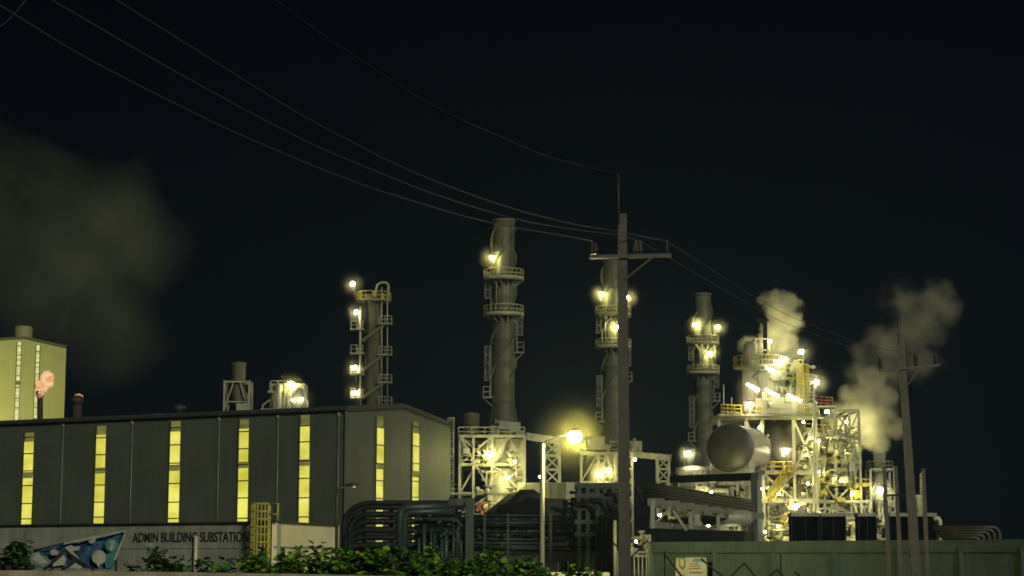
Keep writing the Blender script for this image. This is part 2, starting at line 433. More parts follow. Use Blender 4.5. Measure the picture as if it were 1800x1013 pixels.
p = P(41, 597, 318); v = MB(); v.lathe(V((p.x,p.y,p.z-3)), [(1.5,0),(1.5,P(41,576,318).z-p.z+3),(1.2,P(41,574,318).z-p.z+3)], 20); v.build('roof_vent', M['clad2'], far)

# ------------------------------------------------------------------ exhaust stacks
def stack(px, D, top, r, label, plats, lamps, sides, cone, frame_top=None, mtl='stack'):
    """plats: rows of ring platforms; lamps: (px, py, dD, I); sides: (row, side)"""
    s = S(D); b = G(px, D); root = thing('exhaust_stack', b, label, 'chimney', 'exhaust stacks in a row')
    Z = lambda y: P(px, y, D).z
    y0, y1, rc = cone
    sh = MB(); pr_ = []; zq = Z(y0)
    while zq < Z(top)-.6: pr_ += [(r, zq), (r, zq+2.55), (r+.025, zq+2.6), (r+.025, zq+2.72)]; zq += 2.77
    pr_ = [q_ for q_ in pr_ if q_[1] < Z(top)-.5]
    sh.lathe(b, pr_ + [(r, Z(top)), (r*.93, Z(top)), (r*.93, Z(top)-2)], 36, cap=False)
    sh.build('shell', M[mtl], root)
    c = MB(); c.lathe(b, [(rc, 0), (rc, Z(y1)), (rc*1.02, Z(y1)+.1), (r*1.03, Z(y0)), (r*1.03, Z(y0)+.4)], 36); c.build('base_cone', M['stackd'], root)
    rim = MB(); rim.lathe(V((b.x,b.y,Z(top)-.35)), [(r, 0), (r+.10, .05), (r+.10, .4), (r*.94, .42)], 36, cap=False); rim.build('rim', M[mtl], root)
    # helical wind strakes
    zt = Z(top)-1.0; zb = Z(y0) - (Z(y0)-zt)*.15; pit = r*9.5
    for kq in range(3):
        m = MB(); n = 90; k = 0
        for i in range(n+1):
            z = zb+(zt-zb)*i/n; a_ = 2*math.pi*(kq/3 + (z-zb)/pit) + 1.1
            d = V((math.cos(a_), math.sin(a_), 0)); cc = V((b.x,b.y,z))
            m.v += [cc+d*(r-.02)-V((0,0,.05)), cc+d*(r+r*.23)-V((0,0,.06)), cc+d*(r+r*.23)+V((0,0,.06)), cc+d*(r-.02)+V((0,0,.05))]
        for i in range(n):
            for j in range(4): m.f.append((i*4+j, i*4+(j+1)%4, i*4+4+(j+1)%4, i*4+4+j)); m.sm.append(False)
        m.build('wind_strake', M[mtl], root)
    for y, ro, hh in plats:
        z = Z(y); pc = V((b.x,b.y,z)); R_ = ro*s
        pl = MB(); pl.lathe(pc, [(r*1.01,-.12),(R_,-.12),(R_,.12),(r*1.01,.12)], 32, cap=False)
        for i in range(14):
            a_ = 2*math.pi*i/14; d = V((math.cos(a_), math.sin(a_), 0)); pl.add([pc+d*r*.99-V((0,0,1.0)), pc+d*R_*.97-V((0,0,.12)), pc+d*r*.99-V((0,0,.12)), pc+d*r*.99-V((0,0,1.0))+V((-d.y,d.x,0))*.12, pc+d*R_*.97-V((0,0,.12))+V((-d.y,d.x,0))*.12, pc+d*r*.99-V((0,0,.12))+V((-d.y,d.x,0))*.12], [(0,1,2),(5,4,3),(0,3,4,1)])
        po = pl.build('platform', M['pale2'], root)
        rl = MB(); ps = [pc + V((math.cos(q), math.sin(q), 0))*(R_-.06) + V((0,0,.12)) for q in [2*math.pi*i/22 for i in range(23)]]
        rl.rail(ps, hh, .055, 3, 1)
        kp = MB()
        rl.lathe(pc+V((0,0,.12)), [(R_-.04, 0), (R_-.04, .22), (R_-.08, .22), (R_-.08, 0)], 32, cap=False)
        rl.build('railing', M['rail'], po)
    for y, sd, hh in sides:                        # small rest platforms on the ladder
        z = Z(y); c_ = V((b.x+sd*(r+.55), b.y-r*.35, z))
        pl = MB(); pl.box(c_, (1.3, 1.2, .12)); pl.bar(c_+V((-sd*.6,0,-1.1)), c_+V((sd*.5,0,-.1)), .09); po = pl.build('platform', M['pale2'], root)
        rl = MB(); rl.rail([c_+V((-sd*.2,-.55,.06)), c_+V((sd*.6,-.55,.06)), c_+V((sd*.6,.55,.06))], hh, .055, 1, 1); rl.build('railing', M['pale'], po)
    if plats:                                       # ladder
        ysd = sorted([p_[0] for p_ in plats] + [q_[0] for q_ in sides])
        for i, (ya, yb) in enumerate(zip(ysd, ysd[1:])):
            sd = -1 if i % 2 == 0 else 1
            bb = V((b.x + sd*(r+.25), b.y - r*.35, Z(yb))); MB().cage(bb, Z(ya)-Z(yb), .5, V((sd,-.2,0)), .045).build('ladder', M['pale2'], root)
    for lx, ly, dD, I, kk_ in lamps:
        p = P(lx, ly, D+dD); base = None
        if kk_: base = V((p.x + (.55 if lx < px else -.55)*(0 if kk_ == 2 else 1), p.y+.2, min(Z(q_[0]) for q_ in plats if Z(q_[0]) < p.z)+.1))
        lamp(root, p, I*1.5, .21, WARM, base)
    return root, b
stack(885, 234, 388, 1.38, 'tallest dark grey exhaust stack with two railed ring platforms and one lamp', [(493, 36, 1.15), (556, 36, 1.15)],
      [(865, 453, -1.9, 60, 1)], [(621, 1, 1.2), (700, -1, 1.3)], (712, 757, 1.95))
stack(1081, 267, 460, 1.44, 'exhaust stack half hidden by the utility pole, lamps on its two ring platforms', [(556, 32, 1.15), (613, 32, 1.15)],
      [(1057, 517, -1.7, 75, 1), (1103, 523, -1.7, 60, 1), (1084, 575, -2.3, 90, 2)], [(671, 1, 1.2), (742, -1, 1.2)], (745, 780, 2.2))
stack(1241, 299, 517, 1.38, 'shortest looking exhaust stack left of the steam with three lamps on its platforms', [(606, 29, 1.2), (658, 29, 1.2)],
      [(1224, 570, -1.7, 85, 1), (1262, 575, -1.7, 75, 1), (1249, 621, -2.2, 110, 2)], [(706, 1, 1.2), (776, -1, 1.3)], (800, 818, 1.9))

# ------------------------------------------------------------------ columns behind the hall
D = 262; b = G(652, D); s = S(D); Z = lambda y: P(652, y, D).z
col = thing('process_column', b, 'slim lit column with zigzag stairs, four lamps and a hooped top behind the hall', 'column')
MB().lathe(b, [(1.15, 0), (1.15, Z(535)), (1.3, Z(533)), (1.3, Z(529)), (.9, Z(526)), (.2, Z(525))], 28).build('shell', M['stack'], col)
m = MB(); m.lathe(V((b.x,b.y,Z(530))), [(1.2,-.1),(2.5,-.1),(2.5,.1),(1.2,.1)], 28, cap=False); po = m.build('platform', M['pale2'], col)
m = MB(); m.rail([V((b.x,b.y,Z(530)+.1)) + V((math.cos(2*math.pi*i/16), math.sin(2*math.pi*i/16),0))*2.45 for i in range(17)], 1.1, .055, 3, 1)
for i in range(10): m.box(V((b.x+rng.uniform(-2,2), b.y-rng.uniform(0.5,1.5), Z(524)+rng.uniform(-.3,.5))), (.4,.4,rng.uniform(.3,.9)))
m.build('railing', M['yellow'], po)
m = MB(); x0 = P(661, 500, D-1); x1 = P(683, 500, D-1)
m.path([P(661,529,D-1), P(661,508,D-1), P(664,500,D-1), P(671,496.5,D-1), P(679,497,D-1), P(683,502,D-1), P(683,529,D-1)], .17, 8); m.build('overhead_pipe', M['pale'], col)
for i, (ya, yb) in enumerate(((600, 572), (652, 624), (700, 674))):           # stair flights across the front
    m = MB(); p0 = P(636, ya, D-1.9); p1 = P(674, yb, D-1.9)
    m.bar(p0, p1, .10, .38); m.bar(p0+V((0,.7,0)), p1+V((0,.7,0)), .10, .38)
    for j in range(14): q = p0.lerp(p1, j/13); m.box(q+V((0,.35,.05)), (.25,.7,.06))
    m.bar(p0+V((0,0,1.0)), p1+V((0,0,1.0)), .05)
    st_ = m.build('stair_flight', M['stack'], col)
for y in (570, 624, 673, 712):
    c_ = P(677, y, D-1.5); m = MB(); m.box(c_, (1.9,1.5,.14)); m.rail([c_+V((-.8,-.7,.05)), c_+V((.9,-.7,.05)), c_+V((.9,.7,.05))], 1.05, .05, 1, 1); m.build('landing', M['pale'], col)
for y in (580, 622, 658, 700):
    c_ = P(628, y, D-1.5); m = MB(); m.box(c_, (2.0,1.6,.16)); m.rail([c_+V((.8,-.7,.05)), c_+V((-.9,-.7,.05)), c_+V((-.9,.7,.05))], 1.1, .055, 1, 1)
    m.box(c_+V((.2,.2,.5)), (.7,.6,.9)); m.build('landing', M['pale'], col)
m = MB()
for px_ in (671, 681): m.tube(P(px_, 715, D-1.2), P(px_, 505, D-1.2), .09, 6)
m.tube(P(633, 715, D-1.7), P(633, 540, D-1.7), .16, 8); m.build('riser_pipe', M['pale'], col)
for lx, ly in ((620, 499), (626, 549), (623, 646), (624, 690)): lamp(col, P(lx, ly, D-2.2), 55, .27, (1, .88, .50), P(lx+3, ly+26, D-1.8))

D = 250; b = G(413, D); Z = lambda y: P(413, y, D).z
sil = thing('vent_silo', b, 'grey silo vessel in a pale braced frame standing on the hall roofline', 'silo')
MB().lathe(b, [(.35,Z(722)),(.45,Z(712)),(.95,Z(696)),(.95,Z(642)),(1.0,Z(640)),(1.0,Z(638)),(.2,Z(636))], 24).build('vessel', M['stack'], sil)
m = MB(); hw = 1.65
cs_ = [V((b.x+sx_*hw, b.y+sy_*1.5, 0)) for sx_, sy_ in ((-1,-1),(1,-1),(1,1),(-1,1))]
for i in range(4):
    a_, c_ = cs_[i], cs_[(i+1)%4]
    m.bar(up(a_,0), up(a_,Z(671)), .24); m.bar(up(a_,Z(673)), up(c_,Z(673)), .22)
    mid = (a_+c_)/2; m.bar(up(a_,Z(722)), up(mid*.75+a_*.25, Z(673)), .15); m.bar(up(c_,Z(722)), up(mid*.75+c_*.25,Z(673)), .15)
    m.bar(up(a_,Z(708)), up(c_,Z(708)), .15)
m.build('frame', M['pale'], sil)
m = MB(); m.box(V((b.x+.9,b.y-1.2,Z(717))), (1.8,.8,.9)); m.build('valve_box', M['pale'], sil)

D = 252; ru = thing('process_unit', G(505, D), 'small brightly lit process unit with rails and two lamps above the hall roof', 'process unit')
q = P(505, 722, D); m = MB(); m.box(P(508, 700, D), (4.6, 4, 3.6)); m.build('casing', M['casing'], ru)
MB().lathe(P(523,721,D-2.6), [(.75,-1.2),(.75,2.4),(.6,2.9),(.2,3.1)], 16).build('vessel', M['casing'], ru); MB().lathe(P(489,721,D-2.6), [(.5,-1.2),(.5,3.3),(.2,3.6)], 14).build('vessel', M['casing'], ru)
m = MB(); m.rail([P(476,688,D-2.4), P(500,688,D-2.4), P(500,688,D+1)], 1.4, .06, 1.0, 1); m.rail([P(474,688,D-2.4),P(474,688,D+1)], 1.2,.06,1,1); m.build('railing', M['pale'], ru)
MB().box(P(505,722.5,D-1.5), (6.6,4.5,.3)).build('deck', M['pale'], ru); MB().box(P(487,690,D-1.8), (2.3,2,.25)).build('deck', M['pale'], ru)
m = MB(); m.path([P(461,724,D-2), P(462,712,D-2), P(475,703,D-2), P(482,702,D-2)], .14, 8); m.path([P(541,722,D-2), P(541,705,D-2)], .12, 8)
for i in range(7):
    x = rng.uniform(480, 530); m.path([P(x,720,D-2.9), P(x,rng.uniform(690,705),D-2.9), P(x+rng.uniform(-9,9),690,D-2.5)], .08, 6)
m.build('pipework', M['pale'], ru)
lamp(ru, P(511.5, 675, D-2.8), 75, .30, WARM, P(507, 690, D-2.6)); lamp(ru, P(530, 702, D-3.6), 18, .24, COOL, P(538,716,D-3.3)); lamp(ru, P(514, 703, D-3.6), 9, .14, COOL)

# ------------------------------------------------------------------ flare stacks
def flame_mat(name, c1, c2, st):
    m = bpy.data.materials.new(name); m.use_nodes = True; t = m.node_tree; t.nodes.clear(); N = t.nodes; L = t.links
    o = N.new('ShaderNodeOutputMaterial'); e = N.new('ShaderNodeEmission'); e.inputs[1].default_value = st
    c = N.new('ShaderNodeTexCoord'); n = N.new('ShaderNodeTexNoise'); n.inputs['Scale'].default_value = 1.1; n.inputs['Detail'].default_value = 4
    r = N.new('ShaderNodeValToRGB'); r.color_ramp.elements[0].position = .35; r.color_ramp.elements[1].position = .65
    r.color_ramp.elements[0].color = c1+(1,); r.color_ramp.elements[1].color = c2+(1,)
    L.new(c.outputs['Object'], n.inputs['Vector']); L.new(n.outputs['Fac'], r.inputs[0]); L.new(r.outputs[0], e.inputs[0]); L.new(e.outputs[0], o.inputs['Surface']); return m
FL = flame_mat('burning gas', (.80, .34, .11), (1.0, .74, .42), 1.0)
D = 262; fs = thing('flare_stack', G(70, D), 'thin dark flare pipe with a large orange flame in front of the lit block', 'flare')
m = MB(); m.tube(G(70, D), P(70.5, 697, D), .42, 12); m.lathe(P(70.5,697,D), [(.42,-.1),(.62,0),(.66,.7),(.5,.75)], 14); m.build('pipe', M['flare'], fs)
fl = MB()
for i, (x, y, r_) in enumerate(((71,692,5.5),(73,686,6.5),(70,681,6),(78,679,7),(75,673,6),(83,674,6.5),(87,669,5.5),(80,667,6.5),(86,662,5.5),(80,660,5),(90,664,4),(76,664,4.5),(67,686,4.2),(89,676,4),(84,657,4),(91,660,2.6),(66,679,3))):
    fl.ico(P(x,y,D+rng.uniform(-.3,.3)), r_*S(D), 4, (1,1,1.05), 1.0, 3.2, i+1)
fl.build('flame', FL, fs)
D = 262; fs = thing('flare_stack', G(137, D), 'short dark flare stack with a small dying flame at its tip', 'flare')
m = MB(); m.tube(G(135, D), P(136, 712, D), .62, 14); m.lathe(P(136,712,D), [(.62,0),(.95,.5),(.85,1.0),(.5,1.3)], 14); m.build('pipe', M['flare'], fs)
m = MB()
for i in range(5): m.tube(P(130+i*3,707,D-.4), P(130+i*3.6,697,D-.4), .07, 5)
m.build('tip_bracket', M['flare'], fs)
fl = MB()
for i, (x, y, r_) in enumerate(((131,700,2.6),(134,695.5,2.8),(139,695,3.0),(143.5,697,2.4),(140,702,2.2))): fl.ico(P(x,y,D), r_*S(D), 2, (1,1,1), .5, 2.0, i+9)
fl.build('flame', flame_mat('dying gas flame', (.16,.045,.03), (.75,.34,.22), 1.0), fs)

# ------------------------------------------------------------------ heat recovery units under the stacks
def box_frame(m, x0, x1, y0, y1, zs, w_, xb=(), nx=1):
    """columns, beams at the heights zs and X bracing in the listed bays (0 = front, 1 = right, 2 = left) of a level"""
    xs = [x0 + (x1-x0)*i/nx for i in range(nx+1)]
    for x in xs:
        for y in (y0, y1): m.bar((x,y,0), (x,y,zs[-1]), w_)
    for z in zs:
        for y in (y0, y1): m.bar((x0,y,z), (x1,y,z), w_*.9, w_*1.1)
        for x in xs: m.bar((x,y0,z), (x,y1,z), w_*.9, w_*1.1)
    for lv, bay, kind in xb:
        za, zb = (0 if lv == 0 else zs[lv-1]), zs[lv]
        if bay >= 10:
            i = bay-10; a, b = (xs[i], y0), (xs[i+1], y0)
        elif bay == 1: a, b = (x1, y0), (x1, y1)
        else: a, b = (x0, y0), (x0, y1)
        A = V((a[0],a[1],za)); B = V((b[0],b[1],za)); C = V((b[0],b[1],zb)); E = V((a[0],a[1],zb))
        if kind == 'x': m.bar(A, C, w_*.6); m.bar(B, E, w_*.6)
        elif kind == 'v': m.bar(E, (A+B)/2, w_*.6); m.bar(C, (A+B)/2, w_*.6)
        elif kind == 'l': m.bar(A, (E+C)/2, w_*.6); m.bar(B, (E+C)/2, w_*.6)
        elif kind == '/': m.bar(A, C, w_*.6)
        else: m.bar(B, E, w_*.6)
def clutter(root, mtl, D, x0, x1, y0, y1, n, rr=(.08,.22), dep=(-2,2), vert=.5):
    for i in range(n):
        m = MB()
        x = rng.uniform(x0,x1); y = rng.uniform(y0,y1); d = D+rng.uniform(*dep); r_ = rng.uniform(*rr)
        if rng.random() < vert:
            y2 = min(y1, y+rng.uniform(8,34)); pts = [P(x,y,d), P(x,y2,d)]
            if rng.random() < .6: pts.append(P(x+rng.choice((-1,1))*rng.uniform(5,16), y2, d))
        else:
            x2 = min(x1, x+rng.uniform(10,46)); pts = [P(x,y,d), P(x2,y,d)]
            if rng.random() < .6: pts.append(P(x2, y+rng.uniform(5,18), d))
        pts = [V((q.x,q.y,max(q.z,.1))) for q in pts]
        m.path(pts, r_, 7)
        if rng.random() < .5: q = pts[0]; m.lathe(q, [(r_*1.9,-.08),(r_*1.9,.08)], 10, pts[1]-pts[0])
        if rng.random() < .3: q = pts[0].lerp(pts[1], .5); m.box(q, (r_*4,r_*4,r_*4))
        m.build('pipe', M[mtl], root)
def valves(root, D, x0, x1, y0, y1, n, mtl='pale', dep=(-2,2)):
    for i in range(n):
        m = MB()
        q = P(rng.uniform(x0,x1), rng.uniform(y0,y1), D+rng.uniform(*dep)); q.z = max(.4, q.z); t = rng.random()
        if t < .4: m.lathe(q, [(.05,-.35),(.28,-.3),(.28,.3),(.05,.35)], 10, V((rng.uniform(-1,1),rng.uniform(-1,1),rng.uniform(-1,1))))
        elif t < .7: m.box(q, (rng.uniform(.3,1.0), rng.uniform(.3,.8), rng.uniform(.3,1.1)))
        else: m.ring(q, .35, .05, 12, 5)
        m.build('valve', M[mtl], root)

D = 229; s = S(D)
hr = thing('heat_recovery_unit', G(865, 234), 'pale braced steel frame round the lit casing under the tallest stack', 'boiler', 'boiler frames under the stacks')
X = lambda px, D_=229: P(px, 900, D_).x
Z = lambda y, D_=229: P(865, y, D_).z
m = MB(); box_frame(m, X(808), X(922), 229, 240, [Z(905), Z(868), Z(817), Z(767)], .33, [(3,10,'x'),(2,10,'l'),(3,11,'l'),(2,11,'x'),(3,1,'x'),(3,2,'/'),(2,2,'x'),(1,10,'/')], 2)
m.bar((X(832),228.8,0), (X(832),228.8,Z(767)), .3); m.bar((X(808),228.7,Z(767)), (X(836),228.7,Z(817)), .25)
m.build('frame', M['pale'], hr)
m = MB(); cx = (X(858)+X(918))/2; m.box((cx, 234, Z(850)), (X(918)-X(852), 7, Z(775)-Z(935)))
m.lathe(V((X(880), 230.6, Z(945))), [(1.9,0),(1.9,Z(840)-Z(945)),(1.6,Z(825)-Z(945)),(.8,Z(818)-Z(945))], 24)
m.build('casing', M['casing'], hr)
m = MB(); q = P(828.5, 764, 232); m.lathe(q, [(.98,0),(.98,2.4),(1.0,2.42),(1.0,2.55),(.2,2.75)], 24); m.build('expansion_tank', M['stack'], hr)
clutter(hr, 'casing', 230, 812, 918, 775, 925, 46, (.07,.20), (-1.6,1.5))
valves(hr, 229, 815, 915, 790, 925, 34, 'pale', (-1.5,.5))
for i in range(9): MB().box(P(rng.uniform(838,860), rng.uniform(880,905), 227.8), (rng.uniform(.2,.5),.3,rng.uniform(.3,.8))).build('burner_panel', M['red'], hr)
m = MB(); m.rail([P(806,767,229),P(922,767,229)], 1.1, .06, 1.6, 1); m.rail([P(793,868,229.5),P(806,868,229.5)], 1.1,.06,1,1); m.rail([P(808,817,228.5),P(870,817,228.5)],1.1,.05,1.6,1); m.build('railing', M['pale'], hr)
m = MB(); m.box(P(800,869,230), (1.3,3,.2)); m.box((X(850),229.6,Z(867.5)), (X(915)-X(808),2.0,.15)); m.box((X(850),229.8,Z(816)), (X(905)-X(830),1.4,.15)); m.build('walkway', M['pale2'], hr)
clutter(hr, 'pale2', 233, 862, 920, 742, 765, 12, (.1,.3), (-2.5,0)); MB().box(P(905,752,231), (1.4,1.4,1.3)).build('roof_cabinet', M['pale2'], hr); MB().box(P(886,748,230.5), (1.2,1.0,1.0)).build('roof_cabinet', M['pale2'], hr)
m = MB(); m.cage(P(792,905,229.5), 11, .5, V((0,-1,0)), .045); m.build('ladder', M['pale'], hr)
lamp(hr, P(861, 797, 226.6), 190, .30, WARM, P(854, 818, 227.5)); lamp(hr, P(893, 840, 226.6), 90, .16, WARM); lamp(hr, P(905, 812, 226.8), 60, .15, WARM); lamp(hr, P(868, 895, 226), 70, .15, WARM)

def lattice_tower(px0, px1, y0, y1, D, n, label):
    t = thing('lattice_tower', G((px0+px1)/2, D), label, 'tower', 'lattice towers at the stack ducts')
    m = MB(); x0, x1 = P(px0,900,D).x, P(px1,900,D).x; d = (x1-x0); zs = [P(900, y1+(y0-y1)*i/n, D).z for i in range(n+1)]
    m.v, m.f, m.sm = [], [], []
    for x in (x0, x1):
        for y in (D, D+d): m.bar((x,y,0), (x,y,zs[-1]), .34)
    for i, z in enumerate(zs):
        m.bar((x0,D,z),(x1,D,z),.24); m.bar((x0,D+d,z),(x1,D+d,z),.26); m.bar((x0,D,z),(x0,D+d,z),.26); m.bar((x1,D,z),(x1,D+d,z),.26)
        if i:
            a = zs[i-1]; m.bar((x0,D,a),(x1,D,z),.18); m.bar((x1,D,a),(x0,D,z),.18); m.bar((x1,D,a),(x1,D+d,z),.18); m.bar((x0,D+d,a),(x0,D,z),.18)
    m.build('frame', M['pale'], t); return t
lt = lattice_tower(958, 984, 776, 850, 231, 3, 'pale lattice tower with crossed bracing right of the tallest stack')
lamp(lt, P(949, 838, 226.5), 45, .13, WARM, P(956, 848, 229))
lattice_tower(1157, 1177, 803, 868, 262, 3, 'smaller lattice tower with crossed bracing right of the utility pole')
def duct(name, pts, w_, h, mtl, label, cat, legs=()):
    t = thing(name, V((pts[0].x, pts[0].y, 0)), label, cat)
    m = MB()
    for a, b in zip(pts, pts[1:]): m.bar(a, b, w_, h)
    m.build('duct', M[mtl], t)
    f = MB()
    for a, b in zip(pts, pts[1:]):
        L_ = (b-a).length; k = max(2, int(L_/1.3)); d = (b-a).normalized()
        for i in range(k+1): q = a.lerp(b, i/k); f.bar(q-d*.04, q+d*.04, w_+.14, h+.14)
    f.build('stiffener', M[mtl], t)
    if legs:
        for q in legs: MB().bar(up(q,0), q, .3).build('leg', M['pale2'], t)
    return t
duct('pipe_bridge', [P(925,767,231), P(983,776,231.5)], 1.0, .85, 'pale', 'pale sloping bridge beam from the tallest stack frame to its lattice tower', 'bridge')
duct('pipe_bridge', [P(1112,799,264), P(1178,805,262)], .9, .8, 'pale', 'pale sloping bridge beam right of the utility pole to a small lattice tower', 'bridge')
duct('air_duct', [P(926,864,228), P(1011,863,222)], 3.0, 1.85, 'casing', 'pale ribbed rectangular duct behind the bright lamp pole', 'duct', [P(938,872,227), P(1000,872,222)])
dk = thing('dark_duct', G(925, 205), 'bulky dark sloping ducts in front of the lit casing', 'duct')
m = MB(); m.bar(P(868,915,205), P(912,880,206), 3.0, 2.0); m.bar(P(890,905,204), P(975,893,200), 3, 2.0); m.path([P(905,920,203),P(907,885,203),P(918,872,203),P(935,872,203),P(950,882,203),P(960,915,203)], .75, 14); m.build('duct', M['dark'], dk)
for x_, d_ in ((880,204),(960,201)): MB().bar(G(x_,d_), P(x_,895,d_), .4).build('leg', M['dark'], dk)

D = 262
hr = thing('heat_recovery_unit', G(1080, 267), 'pale braced frame with two lamps under the stack behind the utility pole', 'boiler', 'boiler frames under the stacks')
X = lambda px: P(px, 900, 262).x
Z = lambda y: P(1080, y, 262).z
m = MB(); box_frame(m, X(1022), X(1112), 262, 272, [Z(915), Z(848), Z(797)], .33, [(2,10,'/'),(2,12,'x'),(2,11,'l'),(1,10,'x'),(2,1,'x')], 3); m.build('frame', M['pale'], hr)
m = MB(); m.box((X(1068), 267, Z(860)), (X(1104)-X(1032), 7, Z(802)-Z(930))); m.lathe(V((X(1050),263.2,Z(930))), [(1.5,0),(1.5,Z(815)-Z(930)),(.5,Z(808)-Z(930))], 20); m.build('casing', M['casing'], hr)
MB().box(P(1046,780,266), (2.6,3,1.9)).build('roof_cabinet', M['casing'], hr); MB().box(P(1118,790,266), (1.6,2,2.2)).build('roof_cabinet', M['casing'], hr); clutter(hr, 'casing', 264, 1030, 1125, 770, 797, 10, (.1,.3), (-2,1))
clutter(hr, 'casing', 262, 1026, 1110, 800, 900, 30, (.07,.2), (-1.5,1))
m = MB(); m.rail([P(1020,797,262),P(1112,797,262)], 1.1, .06, 1.8, 1); m.build('railing', M['pale'], hr)
lamp(hr, P(1053, 833, 259.3), 100, .32, WARM, P(1048, 848, 260)); lamp(hr, P(1069, 827, 259.3), 100, .32, WARM, P(1075, 848, 260)); lamp(hr, P(1116,808,259.5), 60, .18, WARM)

D = 296
hr = thing('heat_recovery_unit', G(1241, 299), 'low pale casing under the third stack behind the white tank', 'boiler', 'boiler frames under the stacks')
Z = lambda y: P(1241, y, D).z
m = MB(); m.box((P(1236,900,D).x, 299, Z(880)), (7, 6, Z(820)-Z(940))); m.build('casing', M['casing'], hr)
m = MB(); box_frame(m, P(1190,900,D).x, P(1285,900,D).x, 294, 304, [Z(905), Z(850), Z(826)], .4, [(1,10,'x'),(1,11,'/'),(2,11,'x')], 3); m.build('frame', M['pale2'], hr)
clutter(hr, 'casing', 295, 1192, 1280, 830, 930, 26, (.1,.25), (-2,1))

# ------------------------------------------------------------------ tank and drums
D = 226; tk = thing('storage_tank', G(1216, D), 'squat white tank with a shallow dome lit by its own lamp', 'tank')
b = P(1219, 846, D); rt = 27*S(D)
m = MB(); m.lathe(V((b.x,b.y,0)), [(rt,0),(rt,P(1219,835,D).z),(rt*.93,P(1219,827,D).z),(rt*.7,P(1219,822,D).z),(rt*.3,P(1219,819.5,D).z),(.1,P(1219,819,D).z)], 36); m.build('shell', M['white'], tk)
m = MB(); m.rail([V((b.x,b.y,P(1219,836,D).z)) + V((math.cos(2*math.pi*i/18), math.sin(2*math.pi*i/18),0))*(rt+.1) for i in range(19)], .5, .04, 2, 0); m.build('railing', M['pale'], tk)
lamp(tk, P(1210, 797, D-1.5), 95, .24, COOL, P(1202.5, 824, D-1.2))

def drum(name, c, r, ax, L_, label, grp):
    ax = V(ax).normalized(); t = thing(name, up(c, 0), label, 'drum', grp)
    prof = [(.02,-r*.21),(r*.2,-r*.205),(r*.4,-r*.185),(r*.6,-r*.15),(r*.75,-r*.11),(r*.86,-r*.075),(r*.94,-r*.035),(r*.985,-r*.012),(r,0)]
    k = 8
    for i in range(1, k+1): prof += [(r, L_*i/k)]
    prof += [(r*.9,L_+r*.1),(r*.5,L_+r*.25),(.02,L_+r*.3)]
    m = MB(); m.lathe(c, prof, 48, ax); m.build('shell', M['metal'], t)
    for i in range(2):
        z = .12 + (L_-.3)*i; MB().lathe(c, [(r*.99,z-.07),(r+.06,z-.07),(r+.06,z+.07),(r*.99,z+.07)], 48, ax, cap=False).build('band', M['pale'], t)
    m = MB()
    for f in (.15, .8):
        q = c + ax*L_*f; sd = ax.cross(V((0,0,1))).normalized()
        m.bar(up(q,0)+sd*r*.6, q+sd*r*.6-V((0,0,r*.6)), .5); m.bar(up(q,0)-sd*r*.6, q-sd*r*.6-V((0,0,r*.6)), .5); m.bar(q-sd*r*.9-V((0,0,r*.93)), q+sd*r*.9-V((0,0,r*.93)), .6, .5)
    m.build('saddle', M['pale2'], t); return t
D = 205; c = P(1283, 788, D); dr = drum('horizontal_drum', c, 42.5*S(D), (.40, .92, 0), 7.0, 'large polished drum end with its upper half in shadow', 'horizontal drums in the plant')
lamp(dr, P(1279,836,200.2), 250, .15, WARM, P(1279,846,200.4))  # added lamp; its hood keeps the drum's upper half in shade
D = 219.5; c = P(1380, 775, D); drum('horizontal_drum', c, 39*S(D), (.16, 1, 0), 4.5, 'large drum end behind the bright lamp on the yellow stair landing', 'horizontal drums in the plant')

# ------------------------------------------------------------------ the lit process structure
D0 = 216; s = S(D0)
pt = thing('process_structure', G(1370, D0), 'brightly lit multi level process structure with strip lights, railings and yellow stairs', 'process plant')
X = lambda px, d=D0: P(px, 900, d).x
Z = lambda y, d=D0: P(1370, y, d).z
m = MB(); xs = [1268, 1316, 1345, 1400, 1440]
for px in xs:
    for d in (D0+1, D0+10): m.bar((X(px),d,0), (X(px),d,Z(733)), .34)
for y in (733, 830, 880):
    for d in (D0+1, D0+10): m.bar((X(1266),d,Z(y)), (X(1442),d,Z(y)), .30, .5)
for a, b_, y0, y1 in ((1316,1345,735,830),(1400,1440,735,830),(1345,1400,832,880),(1400,1440,882,948),(1268,1316,832,880)):
    m.bar((X(a),D0+1,Z(y0)), (X(b_),D0+1,Z(y1)), .22); m.bar((X(b_),D0+1,Z(y0)), (X(a),D0+1,Z(y1)), .22)
m.build('frame', M['pale'], pt)
MB().box((X(1354),D0+5.5,Z(731)+.1), (X(1442)-X(1266),11,.3)).build('deck', M['pale2'], pt); MB().box((X(1370),D0+5.5,Z(828)), (X(1440)-X(1340),9,.2)).build('deck', M['pale2'], pt)
m = MB()                                           # panelled enclosures on the deck
for bc, bdm in (((X(1372),D0+5,Z(714)), (X(1410)-X(1338),6,Z(698)-Z(732))), ((X(1425),D0+5,Z(718)), (X(1440)-X(1411),5,Z(705)-Z(732))), ((X(1366),D0+6.5,Z(680)), (X(1390)-X(1344),5,Z(660)-Z(700)))):
    MB().box(bc, bdm).build('enclosure', M['casing'], pt)
m = MB()
for i in range(9): x = X(1340+i*8.4); m.bar((x,D0+1.95,Z(732)), (x,D0+1.95,Z(699)), .14)
m.bar((X(1338),D0+1.9,Z(715)),(X(1410),D0+1.9,Z(715)),.12); m.build('enclosure_ribs', M['pale'], pt)
